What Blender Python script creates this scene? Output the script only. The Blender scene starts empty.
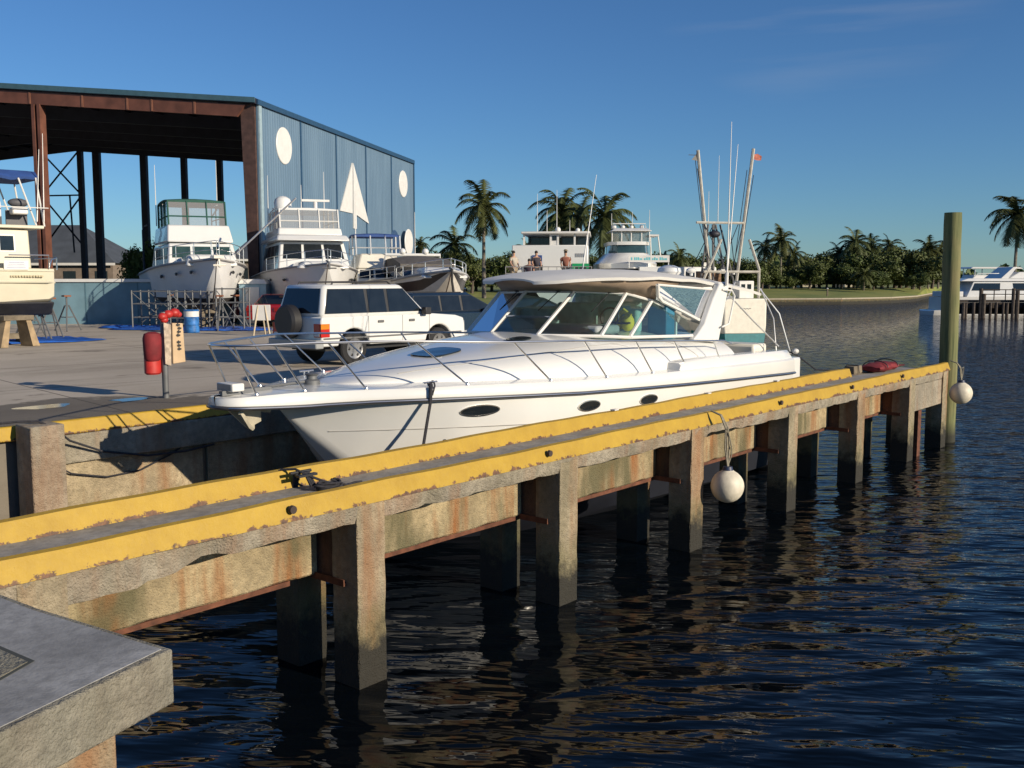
import bpy, bmesh, math, random
from mathutils import Vector, Matrix
R = math.radians
C = bpy.context.scene.collection
PI = math.pi
random.seed(7)

# ---------------------------------------------------------------- camera, world, sun
WATER_Z = 0.0
YARD_Z = 1.75
cam_d = bpy.data.cameras.new('camera'); cam = bpy.data.objects.new('camera', cam_d); C.objects.link(cam)
cam.location = (0, 0, 3.82)
cam.rotation_euler = (R(90 - 6.0), 0, R(39.7 - 90))
cam_d.sensor_width = 36; cam_d.lens = 35.16; cam_d.clip_start = .05; cam_d.clip_end = 5000
bpy.context.scene.camera = cam

SUN_EL, SUN_AZ = 18.5, -83.2           # azimuth measured counter-clockwise from +X
world = bpy.data.worlds.new("World"); bpy.context.scene.world = world; world.use_nodes = True
wn = world.node_tree; bg = wn.nodes['Background']
sky = wn.nodes.new('ShaderNodeTexSky'); sky.sky_type = 'NISHITA'; sky.sun_disc = False
sky.sun_elevation = R(SUN_EL); sky.sun_rotation = R(90 - SUN_AZ)
sky.altitude = 0; sky.air_density = 1.0; sky.dust_density = 0.0; sky.ozone_density = 3.0
tint = wn.nodes.new('ShaderNodeMix'); tint.data_type = 'RGBA'; tint.blend_type = 'MULTIPLY'; tint.inputs[0].default_value = 1
tint.inputs[7].default_value = (.60, .93, 1.32, 1)      # camera white balance of a clear blue winter sky
wn.links.new(sky.outputs[0], tint.inputs[6])
# one faint high cirrus wisp, placed by direction in the sky
wtc = wn.nodes.new('ShaderNodeTexCoord'); wdot = wn.nodes.new('ShaderNodeVectorMath'); wdot.operation = 'DOT_PRODUCT'
wdot.inputs[1].default_value = Vector((.872, .365, .325)).normalized(); wn.links.new(wtc.outputs['Generated'], wdot.inputs[0])
wmr = wn.nodes.new('ShaderNodeMapRange'); wmr.inputs[1].default_value = .984; wmr.inputs[2].default_value = 1.0; wn.links.new(wdot.outputs['Value'], wmr.inputs[0])
wmp = wn.nodes.new('ShaderNodeMapping'); wmp.inputs['Rotation'].default_value = (0, R(12), R(50)); wmp.inputs['Scale'].default_value = (4, 2, 26); wn.links.new(wtc.outputs['Generated'], wmp.inputs[0])
wnz = wn.nodes.new('ShaderNodeTexNoise'); wnz.inputs['Scale'].default_value = 1.6; wnz.inputs['Detail'].default_value = 7; wn.links.new(wmp.outputs[0], wnz.inputs['Vector'])
wm2 = wn.nodes.new('ShaderNodeMapRange'); wm2.inputs[1].default_value = .48; wm2.inputs[2].default_value = .8; wm2.inputs[4].default_value = .35; wn.links.new(wnz.outputs['Fac'], wm2.inputs[0])
wml = wn.nodes.new('ShaderNodeMath'); wml.operation = 'MULTIPLY'; wn.links.new(wmr.outputs[0], wml.inputs[0]); wn.links.new(wm2.outputs[0], wml.inputs[1])
wmx = wn.nodes.new('ShaderNodeMix'); wmx.data_type = 'RGBA'; wmx.inputs[7].default_value = (6, 6.3, 7, 1); wn.links.new(wml.outputs[0], wmx.inputs[0]); wn.links.new(tint.outputs[2], wmx.inputs[6]); wn.links.new(wmx.outputs[2], bg.inputs[0]); bg.inputs[1].default_value = 0.06
sl = bpy.data.lights.new('sun', 'SUN'); sun = bpy.data.objects.new('sun', sl); C.objects.link(sun)
sl.energy = 4.8; sl.angle = R(.5); sl.color = (1, .87, .68)
sd = Vector((math.cos(R(SUN_AZ)) * math.cos(R(SUN_EL)), math.sin(R(SUN_AZ)) * math.cos(R(SUN_EL)), math.sin(R(SUN_EL))))
sun.rotation_euler = sd.to_track_quat('Z', 'Y').to_euler(); sun.location = (10, -20, 30)
vs = bpy.context.scene.view_settings
vs.view_transform = 'Standard'; vs.look = 'None'; vs.exposure = .3; vs.gamma = 1

# direction helpers: a place seen at a bearing from the shore, d metres away (used for the far scenery only)
TH = R(39.7)
def far(px, d, z=0.0):
    lat = (px - 512) / 1000 * d
    return (math.cos(TH) * d + math.sin(TH) * lat, math.sin(TH) * d - math.cos(TH) * lat, z)
def hgt(py, d):
    return 3.82 + (279 - py) / 1000 * d

# ---------------------------------------------------------------- materials
MATS = {}
def nodes(name):
    m = bpy.data.materials.new(name); m.use_nodes = True
    return m, m.node_tree, m.node_tree.nodes['Principled BSDF']
def pbr(name, col, rough=.5, metal=0, var=.12, scale=4, bump=0, bscale=30, coat=0, detail=5, alpha=None):
    if name in MATS: return MATS[name]
    m, nt, b = nodes(name); N, L = nt.nodes, nt.links
    tc = N.new('ShaderNodeTexCoord')
    nz = N.new('ShaderNodeTexNoise'); nz.inputs['Scale'].default_value = scale; nz.inputs['Detail'].default_value = detail
    L.new(tc.outputs['Object'], nz.inputs['Vector'])
    mx = N.new('ShaderNodeMix'); mx.data_type = 'RGBA'
    mx.inputs[6].default_value = (*[c * (1 - var) for c in col], 1); mx.inputs[7].default_value = (*[min(1, c * (1 + var)) for c in col], 1)
    rp = N.new('ShaderNodeMapRange'); rp.inputs[1].default_value = .3; rp.inputs[2].default_value = .7
    L.new(nz.outputs['Fac'], rp.inputs[0]); L.new(rp.outputs[0], mx.inputs[0]); L.new(mx.outputs[2], b.inputs['Base Color'])
    b.inputs['Roughness'].default_value = rough; b.inputs['Metallic'].default_value = metal
    b.inputs['Coat Weight'].default_value = coat
    if bump:
        n2 = N.new('ShaderNodeTexNoise'); n2.inputs['Scale'].default_value = bscale; n2.inputs['Detail'].default_value = 6
        L.new(tc.outputs['Object'], n2.inputs['Vector'])
        bp = N.new('ShaderNodeBump'); bp.inputs['Strength'].default_value = bump; bp.inputs['Distance'].default_value = .02
        L.new(n2.outputs['Fac'], bp.inputs['Height']); L.new(bp.outputs[0], b.inputs['Normal'])
    MATS[name] = m
    return m

def ramp(N, stops):
    r = N.new('ShaderNodeValToRGB'); e = r.color_ramp.elements
    e[0].position, e[0].color = stops[0][0], (*stops[0][1], 1)
    e[1].position, e[1].color = stops[1][0], (*stops[1][1], 1)
    for p, c in stops[2:]:
        q = e.new(p); q.color = (*c, 1)
    return r
def noise(N, L, vec, scale, detail=6, rough=.55, dist=0):
    n = N.new('ShaderNodeTexNoise'); n.inputs['Scale'].default_value = scale; n.inputs['Detail'].default_value = detail
    n.inputs['Roughness'].default_value = rough; n.inputs['Distortion'].default_value = dist
    L.new(vec, n.inputs['Vector']); return n
def mapping(N, L, vec, sc, rot=(0, 0, 0)):
    mp = N.new('ShaderNodeMapping'); mp.inputs['Scale'].default_value = sc; mp.inputs['Rotation'].default_value = rot
    L.new(vec, mp.inputs[0]); return mp.outputs[0]
def aligned(N, L, vec, sx, sy, deg):
    """coordinates turned to a frame at deg, then stretched along its own axes"""
    mp = N.new('ShaderNodeMapping'); mp.vector_type = 'TEXTURE'; mp.inputs['Scale'].default_value = (1 / sx, 1 / sy, 1); mp.inputs['Rotation'].default_value = (0, 0, R(deg))
    L.new(vec, mp.inputs[0]); return mp.outputs[0]
def mixc(N, L, fac, a, b, mode='MIX'):
    mx = N.new('ShaderNodeMix'); mx.data_type = 'RGBA'; mx.blend_type = mode
    if isinstance(fac, float): mx.inputs[0].default_value = fac
    else: L.new(fac, mx.inputs[0])
    for i, x in ((6, a), (7, b)):
        if isinstance(x, tuple): mx.inputs[i].default_value = (*x, 1)
        else: L.new(x, mx.inputs[i])
    return mx.outputs[2]
def mrange(N, L, v, a, b, c=0, d=1):
    r = N.new('ShaderNodeMapRange'); L.new(v, r.inputs[0])
    for i, x in ((1, a), (2, b), (3, c), (4, d)): r.inputs[i].default_value = x
    return r.outputs[0]
def mth(N, L, op, a, b=0.0):
    m = N.new('ShaderNodeMath'); m.operation = op
    for i, x in ((0, a), (1, b)):
        if isinstance(x, (int, float)): m.inputs[i].default_value = x
        else: L.new(x, m.inputs[i])
    return m.outputs[0]

def concrete(name, base=(.36, .31, .22), rust=.5, tide=None, green=.4, streak=True):
    """weathered marine concrete: patches, rust runs, a green and dark tide band (world z)"""
    m, nt, b = nodes(name); N, L = nt.nodes, nt.links
    geo = N.new('ShaderNodeNewGeometry'); pos = geo.outputs['Position']
    n1 = noise(N, L, pos, 1.7, 8, .62); n2 = noise(N, L, pos, 14, 6, .6)
    st = noise(N, L, mapping(N, L, pos, (2.6, 2.6, .3)), 1.0, 5, .6)
    st2 = noise(N, L, mapping(N, L, pos, (1.5, 1.5, .5)), 1.0, 4, .55, .6)
    c = mixc(N, L, mrange(N, L, n1.outputs['Fac'], .35, .65), tuple(x * .72 for x in base), tuple(min(1, x * 1.2) for x in base))
    c = mixc(N, L, mrange(N, L, n2.outputs['Fac'], .42, .62, 0, .5), c, tuple(x * .5 for x in base))
    if streak:
        c = mixc(N, L, mrange(N, L, st.outputs['Fac'], .48, .64, 0, rust), c, (.27, .10, .025))
        c = mixc(N, L, mrange(N, L, st2.outputs['Fac'], .50, .64, 0, green), c, (.11, .10, .05))
    if tide:
        sep = N.new('ShaderNodeSeparateXYZ'); L.new(pos, sep.inputs[0])
        zz = mth(N, L, 'ADD', sep.outputs[2], mrange(N, L, noise(N, L, pos, 4, 8, .7).outputs['Fac'], .3, .7, -.2, .2))
        c = mixc(N, L, mrange(N, L, zz, tide + .45, tide + .15, 0, .55), c, (.12, .11, .04))
        c = mixc(N, L, mrange(N, L, zz, tide + .2, tide - .05, 0, .96), c, (.018, .017, .013))
    L.new(c, b.inputs['Base Color']); b.inputs['Roughness'].default_value = .85
    bp = N.new('ShaderNodeBump'); bp.inputs['Strength'].default_value = .8 if streak else .3; bp.inputs['Distance'].default_value = .04 if streak else .008
    h = mth(N, L, 'ADD', n2.outputs['Fac'], noise(N, L, pos, 55, 4).outputs['Fac'])
    L.new(h, bp.inputs['Height']); L.new(bp.outputs[0], b.inputs['Normal'])
    MATS[name] = m; return m

def yellow_paint(name):
    m, nt, b = nodes(name); N, L = nt.nodes, nt.links
    geo = N.new('ShaderNodeNewGeometry'); pos = geo.outputs['Position']
    sep = N.new('ShaderNodeSeparateXYZ'); L.new(pos, sep.inputs[0])
    n1 = noise(N, L, pos, 3.0, 8, .7); n2 = noise(N, L, pos, 16, 6, .7)
    st = noise(N, L, mapping(N, L, pos, (5, 5, 1)), 1, 5, .6)
    c = mixc(N, L, mrange(N, L, n1.outputs['Fac'], .3, .7), (.33, .20, .012), (.43, .275, .02))
    c = mixc(N, L, mrange(N, L, n2.outputs['Fac'], .55, .75, 0, .3), c, (.36, .24, .06))
    # rusty chipped foot of the kerb
    edge = mrange(N, L, sep.outputs[2], 1.86, 1.77, 0, 1)
    k = mrange(N, L, mth(N, L, 'ADD', edge, mrange(N, L, noise(N, L, pos, 4.5, 8, .72).outputs['Fac'], .3, .7, -.6, .6)), .93, 1.05)
    c = mixc(N, L, k, c, mixc(N, L, mrange(N, L, n2.outputs['Fac'], .35, .65), (.05, .025, .015), (.17, .075, .03)))
    sp = mth(N, L, 'GREATER_THAN', noise(N, L, pos, 7, 5, .75).outputs['Fac'], .685)
    c = mixc(N, L, mth(N, L, 'MULTIPLY', sp, .8), c, (.12, .06, .03))
    L.new(c, b.inputs['Base Color']); b.inputs['Roughness'].default_value = .6
    bp = N.new('ShaderNodeBump'); bp.inputs['Strength'].default_value = .35; bp.inputs['Distance'].default_value = .02
    L.new(n2.outputs['Fac'], bp.inputs['Height']); L.new(bp.outputs[0], b.inputs['Normal'])
    MATS[name] = m; return m

def water_mat():
    m, nt, b = nodes('water'); N, L = nt.nodes, nt.links
    geo = N.new('ShaderNodeNewGeometry'); pos = geo.outputs['Position']
    b.inputs['Base Color'].default_value = (.0015, .003, .005, 1); b.inputs['Roughness'].default_value = .03
    b.inputs['IOR'].default_value = 1.3
    big = noise(N, L, aligned(N, L, pos, .75, 1.7, -46), 1.1, 1, .4, .3)
    mid = noise(N, L, aligned(N, L, pos, .7, 2.4, -58), 2.2, 2, .5, .3)
    fine = noise(N, L, aligned(N, L, pos, .7, 2.2, -50), 5.5, 2, .5, .2)
    sep = N.new('ShaderNodeSeparateXYZ'); L.new(pos, sep.inputs[0])
    # sheltered water by the pier is calmer, open water further out is choppier
    u = mth(N, L, 'SUBTRACT', mth(N, L, 'MULTIPLY', sep.outputs[0], .9), mth(N, L, 'MULTIPLY', sep.outputs[1], .45))
    chop = mrange(N, L, u, 3.0, 14.0, 0, 1.0)
    h = mth(N, L, 'MULTIPLY', big.outputs['Fac'], .12)
    h = mth(N, L, 'ADD', h, mth(N, L, 'MULTIPLY', mid.outputs['Fac'], mrange(N, L, u, 3, 30, .02, .07)))
    h = mth(N, L, 'ADD', h, mth(N, L, 'MULTIPLY', fine.outputs['Fac'], mrange(N, L, u, 3, 30, .001, .022)))
    bp = N.new('ShaderNodeBump'); bp.inputs['Strength'].default_value = 1; bp.inputs['Distance'].default_value = 1.0
    L.new(h, bp.inputs['Height'])
    rip = noise(N, L, aligned(N, L, pos, .6, 2.4, -52), 3.2, 3, .6, .2)
    vm = N.new('ShaderNodeVectorMath'); vm.operation = 'SUBTRACT'; L.new(rip.outputs['Color'], vm.inputs[0]); vm.inputs[1].default_value = (.5, .5, .5)
    v2 = N.new('ShaderNodeVectorMath'); v2.operation = 'MULTIPLY'; L.new(vm.outputs[0], v2.inputs[0]); v2.inputs[1].default_value = (1, 1, 0)
    v3 = N.new('ShaderNodeVectorMath'); v3.operation = 'SCALE'; L.new(v2.outputs[0], v3.inputs[0]); L.new(mrange(N, L, u, 8, 50, 0, 3.9), v3.inputs[3])
    v4 = N.new('ShaderNodeVectorMath'); v4.operation = 'ADD'; L.new(bp.outputs[0], v4.inputs[0]); L.new(v3.outputs[0], v4.inputs[1])
    v5 = N.new('ShaderNodeVectorMath'); v5.operation = 'NORMALIZE'; L.new(v4.outputs[0], v5.inputs[0]); L.new(v5.outputs[0], b.inputs['Normal'])
    MATS['water'] = m; return m

def yard_mat():
    m, nt, b = nodes('yard_paving'); N, L = nt.nodes, nt.links
    geo = N.new('ShaderNodeNewGeometry'); pos = geo.outputs['Position']
    n1 = noise(N, L, pos, .25, 8, .6); n2 = noise(N, L, pos, 22, 6, .7); n3 = noise(N, L, mapping(N, L, pos, (.25, 1.0, 1)), .8, 7, .62)
    c = mixc(N, L, mrange(N, L, n1.outputs['Fac'], .35, .65), (.38, .33, .265), (.49, .43, .35))
    c = mixc(N, L, mrange(N, L, n3.outputs['Fac'], .5, .68, 0, .5), c, (.22, .19, .15))
    c = mixc(N, L, mrange(N, L, n2.outputs['Fac'], .45, .75, 0, .4), c, (.52, .47, .39))
    oil = noise(N, L, pos, .7, 4, .5)
    c = mixc(N, L, mrange(N, L, oil.outputs['Fac'], .62, .70, 0, .55), c, (.10, .085, .07))
    # damp strip of old asphalt behind the slip wall
    sep = N.new('ShaderNodeSeparateXYZ'); L.new(pos, sep.inputs[0])
    yy = mth(N, L, 'ADD', sep.outputs[1], mrange(N, L, noise(N, L, mapping(N, L, pos, (.6, 1, 1)), .9, 6, .65).outputs['Fac'], .3, .7, -1.3, 1.3))
    yy = mth(N, L, 'ADD', yy, mrange(N, L, sep.outputs[0], 8.5, 12.5, 0, 4.2))
    wet = mrange(N, L, yy, 17.3, 16.9, 0, 1)
    c = mixc(N, L, mth(N, L, 'MULTIPLY', wet, .7), c, (.045, .040, .034))
    # saw-cut joints
    br = N.new('ShaderNodeTexBrick'); br.offset = 0; br.inputs['Scale'].default_value = 1
    br.inputs['Brick Width'].default_value = 6; br.inputs['Row Height'].default_value = 5; br.inputs['Mortar Size'].default_value = .025
    br.inputs['Color1'].default_value = br.inputs['Color2'].default_value = (0, 0, 0, 1); br.inputs['Mortar'].default_value = (1, 1, 1, 1)
    L.new(mapping(N, L, pos, (1, 1, 1), (0, 0, R(8))), br.inputs['Vector'])
    c = mixc(N, L, mth(N, L, 'MULTIPLY', br.outputs['Fac'], .6), c, (.05, .045, .04))
    L.new(c, b.inputs['Base Color'])
    b.inputs['Roughness'].default_value = .92; b.inputs['Specular IOR Level'].default_value = .2
    bp = N.new('ShaderNodeBump'); bp.inputs['Strength'].default_value = .4; bp.inputs['Distance'].default_value = .02
    L.new(n2.outputs['Fac'], bp.inputs['Height']); L.new(bp.outputs[0], b.inputs['Normal'])
    MATS['yard'] = m; return m

def grass_mat():
    m, nt, b = nodes('grass'); N, L = nt.nodes, nt.links
    geo = N.new('ShaderNodeNewGeometry'); pos = geo.outputs['Position']
    n1 = noise(N, L, pos, .15, 8, .65); n2 = noise(N, L, pos, 1.5, 8, .7)
    c = mixc(N, L, mrange(N, L, n1.outputs['Fac'], .35, .65), (.12, .16, .03), (.22, .22, .05))
    c = mixc(N, L, mrange(N, L, n2.outputs['Fac'], .5, .8, 0, .6), c, (.05, .07, .015))
    L.new(c, b.inputs['Base Color']); b.inputs['Roughness'].default_value = .95
    MATS['grass'] = m; return m

def leaf_mat(name, a, bcol, sc=.9):
    m, nt, b = nodes(name); N, L = nt.nodes, nt.links
    geo = N.new('ShaderNodeNewGeometry'); oi = N.new('ShaderNodeObjectInfo')
    n = noise(N, L, geo.outputs['Position'], sc, 4)
    f = mth(N, L, 'ADD', mth(N, L, 'MULTIPLY', geo.outputs['Random Per Island'], .5), mth(N, L, 'MULTIPLY', n.outputs['Fac'], .6))
    c = mixc(N, L, f, a, bcol)
    c = mixc(N, L, mth(N, L, 'MULTIPLY', oi.outputs['Random'], .35), c, (.09, .085, .025))
    L.new(c, b.inputs['Base Color']); b.inputs['Roughness'].default_value = .6
    b.inputs['Specular IOR Level'].default_value = .3
    MATS[name] = m; return m

def glass_mat(name, tint=(.35, .5, .5), op=.35, milk=.02):
    """tinted boat glazing: see-through with a real reflection"""
    m, nt, b = nodes(name); N, L = nt.nodes, nt.links
    N.remove(b); out = N['Material Output']
    tr = N.new('ShaderNodeBsdfTransparent'); tr.inputs[0].default_value = (*tint, 1)
    gl = N.new('ShaderNodeBsdfGlossy'); gl.inputs['Roughness'].default_value = .02; gl.inputs[0].default_value = (1, 1, 1, 1)
    fr = N.new('ShaderNodeFresnel'); fr.inputs[0].default_value = 1.5
    mx = N.new('ShaderNodeMixShader'); L.new(mth(N, L, 'ADD', mth(N, L, 'MULTIPLY', fr.outputs[0], 1.3), op * .1), mx.inputs[0])
    L.new(gl.outputs[0], mx.inputs[2]); L.new(mx.outputs[0], out.inputs[0])
    df = N.new('ShaderNodeBsdfDiffuse'); df.inputs[0].default_value = (.6, .58, .54, 1); m3 = N.new('ShaderNodeMixShader'); m3.inputs[0].default_value = milk
    L.new(tr.outputs[0], m3.inputs[1]); L.new(df.outputs[0], m3.inputs[2]); L.new(m3.outputs[0], mx.inputs[1])
    MATS[name] = m; return m

def shed_mat():
    m, nt, b = nodes('shed_cladding'); N, L = nt.nodes, nt.links
    tc = N.new('ShaderNodeTexCoord'); wv = N.new('ShaderNodeTexWave')
    wv.wave_type = 'BANDS'; wv.bands_direction = 'Y'; wv.inputs['Scale'].default_value = 1.05; wv.inputs['Distortion'].default_value = 0
    L.new(tc.outputs['Object'], wv.inputs['Vector'])
    n = noise(N, L, mapping(N, L, tc.outputs['Object'], (1, 1, .2)), .9, 7, .6)
    c = mixc(N, L, mrange(N, L, n.outputs['Fac'], .35, .7), (.11, .175, .25), (.145, .22, .30))
    c = mixc(N, L, mrange(N, L, wv.outputs['Fac'], .0, .12, .5, 0), c, (.05, .12, .18))
    L.new(c, b.inputs['Base Color']); b.inputs['Roughness'].default_value = .5
    bp = N.new('ShaderNodeBump'); bp.inputs['Strength'].default_value = .5; bp.inputs['Distance'].default_value = .04
    L.new(wv.outputs['Fac'], bp.inputs['Height']); L.new(bp.outputs[0], b.inputs['Normal'])
    MATS['shed'] = m; return m

concrete('pile_conc', (.37, .31, .21), rust=.6, tide=.42, green=.35)
concrete('beam_conc', (.40, .32, .19), rust=.95, green=.9)
concrete('slab_conc', (.34, .30, .23), rust=.35, green=.25)
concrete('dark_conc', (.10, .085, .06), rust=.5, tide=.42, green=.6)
concrete('wall_conc', (.42, .34, .22), rust=.6, tide=.35, green=.3)
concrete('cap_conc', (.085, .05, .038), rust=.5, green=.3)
concrete('deck_conc', (.30, .285, .26), rust=0, streak=False)
concrete('dock_conc', (.23, .215, .17), rust=.05, green=.15)
concrete('dock_top', (.29, .29, .285), rust=0, streak=False)
yellow_paint('yellow'); water_mat(); yard_mat(); grass_mat(); shed_mat()
leaf_mat('leaf_dark', (.025, .042, .01), (.085, .115, .028)); leaf_mat('leaf_sunlit', (.06, .09, .018), (.16, .19, .045)); leaf_mat('leaf_mid', (.03, .05, .01), (.085, .11, .025))  # the brightest leaf tone stands in for sun on the shed-shaded lone tree
leaf_mat('palm_leaf', (.02, .036, .01), (.085, .10, .028), .5)
glass_mat('wind_glass', (.62, .80, .78), .5); glass_mat('clear_vinyl', (.80, .78, .74), .3, .3)
GEL = pbr('gelcoat', (.67, .67, .65), .22, var=.03, scale=1.2, coat=.5)
GELW = pbr('gelcoat_warm', (.74, .70, .60), .35, var=.05, scale=1)
GELG = pbr('gelcoat_grey', (.63, .63, .62), .4, var=.06, scale=1)
DECKW = pbr('deck_white', (.74, .75, .74), .5, var=.05, scale=3)
SS = pbr('stainless', (.78, .77, .74), .32, 1, var=.05)
ALU = pbr('aluminium', (.68, .68, .66), .35, .6, var=.06)
BLK = pbr('black_rubber', (.018, .018, .02), .5, var=.2)
DGL = pbr('dark_glass', (.012, .016, .02), .08, var=.2, coat=.15)
GGL = pbr('green_glass', (.03, .06, .055), .08, var=.2, coat=1)
ROPE = pbr('dark_rope', (.022, .022, .028), .9, var=.4, scale=40)
RUSTY = pbr('rusty_steel', (.11, .04, .02), .85, var=.45, scale=9, bump=.5, bscale=30)
BROWN = pbr('primer_steel', (.13, .05, .032), .65, var=.3, scale=1.5)
DKST = pbr('dark_steel', (.018, .018, .028), .6, var=.3, scale=1.5)
CANV = pbr('canvas_white', (.62, .61, .58), .8, var=.06, scale=2, bump=.15, bscale=6)
CANVU = pbr('canvas_brown', (.24, .18, .13), .8, var=.15, scale=3)
BLUEC = pbr('canvas_blue', (.025, .07, .24), .75, var=.15, scale=3)
GREENC = pbr('canvas_green', (.01, .07, .05), .75, var=.15, scale=3)
TARP = pbr('tarp_blue', (.02, .10, .42), .45, var=.3, scale=4, bump=.8, bscale=8)
RED = pbr('red_plastic', (.42, .025, .02), .5, var=.2, scale=6)
DRED = pbr('dark_red_cloth', (.16, .012, .016), .8, var=.3, scale=6)
TAN = pbr('tan_cover', (.50, .36, .22), .8, var=.1, scale=5)
WHT = pbr('white_paint', (.64, .63, .60), .45, var=.05, scale=3)
BUOY = pbr('buoy_white', (.60, .55, .44), .55, var=.15, scale=7, bump=.2, bscale=15)
TEAL = pbr('teal_paint', (.025, .17, .19), .45, var=.15)
BOTT = pbr('antifouling', (.045, .04, .04), .8, var=.4, scale=3)
BOTTR = pbr('antifouling_brown', (.07, .045, .035), .8, var=.4, scale=3)
BLUP = pbr('blue_wall_paint', (.14, .24, .29), .7, var=.2, scale=1.2)
GALV = pbr('galvanised', (.14, .145, .15), .6, .4, var=.15)
TIRE = pbr('tyre_rubber', (.015, .015, .016), .85, var=.2)
WOODG = pbr('grey_wood', (.16, .13, .09), .85, var=.3, scale=5, bump=.3)
BARK = pbr('palm_bark', (.17, .15, .12), .95, var=.3, scale=6)
SKIN = pbr('skin', (.42, .24, .16), .6, var=.05)

# ---------------------------------------------------------------- mesh builder
class MB:
    def __init__(s): s.v = []; s.f = []
    def add(s, vs_, fs):
        o = len(s.v); s.v += [tuple(p) for p in vs_]; s.f += [tuple(i + o for i in q) for q in fs]; return s
    def hexa(s, p):     # 8 corners: bottom loop 0-3, top loop 4-7
        return s.add(p, [(0, 3, 2, 1), (4, 5, 6, 7), (0, 1, 5, 4), (1, 2, 6, 5), (2, 3, 7, 6), (3, 0, 4, 7)])
    def box(s, x0, x1, y0, y1, z0, z1):
        return s.hexa([(x0, y0, z0), (x1, y0, z0), (x1, y1, z0), (x0, y1, z0), (x0, y0, z1), (x1, y0, z1), (x1, y1, z1), (x0, y1, z1)])
    def tbox(s, b, zb, t, zt):   # bottom rect (x0,x1,y0,y1), top rect
        return s.hexa([(b[0], b[2], zb), (b[1], b[2], zb), (b[1], b[3], zb), (b[0], b[3], zb), (t[0], t[2], zt), (t[1], t[2], zt), (t[1], t[3], zt), (t[0], t[3], zt)])
    def tube(s, pts, r, n=8, closed=False, r2=None):
        pts = [Vector(p) for p in pts]; m = len(pts); rings = []; up = None
        for i, p in enumerate(pts):
            a = pts[max(0, i - 1)] if not closed else pts[i - 1]; b = pts[min(m - 1, i + 1)] if not closed else pts[(i + 1) % m]
            d = (b - a)
            d = d.normalized() if d.length > 1e-9 else Vector((0, 0, 1))
            if up is None:
                up = Vector((0, 0, 1)) if abs(d.z) < .9 else Vector((1, 0, 0))
            u = d.cross(up)
            if u.length < 1e-6: u = d.cross(Vector((0, 1, 0)))
            u.normalize(); w = u.cross(d).normalized(); up = w
            rr = r if r2 is None else r + (r2 - r) * i / max(1, m - 1)
            rings.append([p + u * math.cos(2 * PI * k / n) * rr + w * math.sin(2 * PI * k / n) * rr for k in range(n)])
        return s.rings(rings, True, closed)
    def rings(s, rings, wrap=True, closed=False, caps=True):
        n = len(rings[0]); o = []; v = [p for r_ in rings for p in r_]; f = []
        m = len(rings)
        for i in range(m if closed else m - 1):
            j = (i + 1) % m
            for k in range(n if wrap else n - 1):
                l = (k + 1) % n
                f.append((i * n + k, i * n + l, j * n + l, j * n + k))
        if caps and not closed and wrap:
            f.append(tuple(range(n - 1, -1, -1))); f.append(tuple((m - 1) * n + k for k in range(n)))
        return s.add(v, f)
    def ball(s, c, r, n=12, m=8, sc=(1, 1, 1)):
        rr = []
        for i in range(m + 1):
            a = PI * i / m; q = max(math.sin(a), .02)
            rr.append([(c[0] + r * sc[0] * q * math.cos(2 * PI * k / n), c[1] + r * sc[1] * q * math.sin(2 * PI * k / n), c[2] - r * sc[2] * math.cos(a)) for k in range(n)])
        return s.rings(rr)
    def lathe(s, c, prof, n=16, axis='z'):
        rr = []
        for r_, h in prof:
            ring = []
            for k in range(n):
                a = 2 * PI * k / n; x, y = r_ * math.cos(a), r_ * math.sin(a)
                ring.append({'z': (c[0] + x, c[1] + y, c[2] + h), 'y': (c[0] + x, c[1] + h, c[2] + y), 'x': (c[0] + h, c[1] + x, c[2] + y)}[axis])
            rr.append(ring)
        return s.rings(rr)
    def prism(s, poly, d):       # poly: 3d points, extruded by vector d
        n = len(poly); p2 = [tuple(Vector(p) + Vector(d)) for p in poly]
        f = [tuple(range(n - 1, -1, -1)), tuple(range(n, 2 * n))] + [(i, (i + 1) % n, n + (i + 1) % n, n + i) for i in range(n)]
        return s.add(list(poly) + p2, f)
    def panel(s, q, u0, u1, v0, v1, off=.015, th=.012):   # a flat pane set proud of the quad face q (a,b,c,d: bottom-left, bottom-right, top-right, top-left)
        a, b, c, d = [Vector(p) for p in q]; n = (b - a).cross(d - a).normalized()
        def P(u, v): return (a * (1 - u) + b * u) * (1 - v) + (d * (1 - u) + c * u) * v
        pts = [P(u0, v0), P(u1, v0), P(u1, v1), P(u0, v1)]
        return s.prism([tuple(p + n * (off - th)) for p in pts], n * th)
    def build(s, name, mat, parent=None, smooth=True, bevel=0, angle=35, flip=False):
        me = bpy.data.meshes.new(name); me.from_pydata(s.v, [], s.f); me.validate()
        bm = bmesh.new(); bm.from_mesh(me); bmesh.ops.recalc_face_normals(bm, faces=bm.faces); bm.to_mesh(me); bm.free()
        if smooth:
            me.shade_smooth(); me.set_sharp_from_angle(angle=R(angle))
        me.materials.append(mat); o = bpy.data.objects.new(name, me); C.objects.link(o)
        if parent: o.parent = parent
        if bevel:
            b = o.modifiers.new('bevel', 'BEVEL'); b.width = bevel; b.segments = 2; b.limit_method = 'ANGLE'; b.angle_limit = R(30)
        return o

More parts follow.
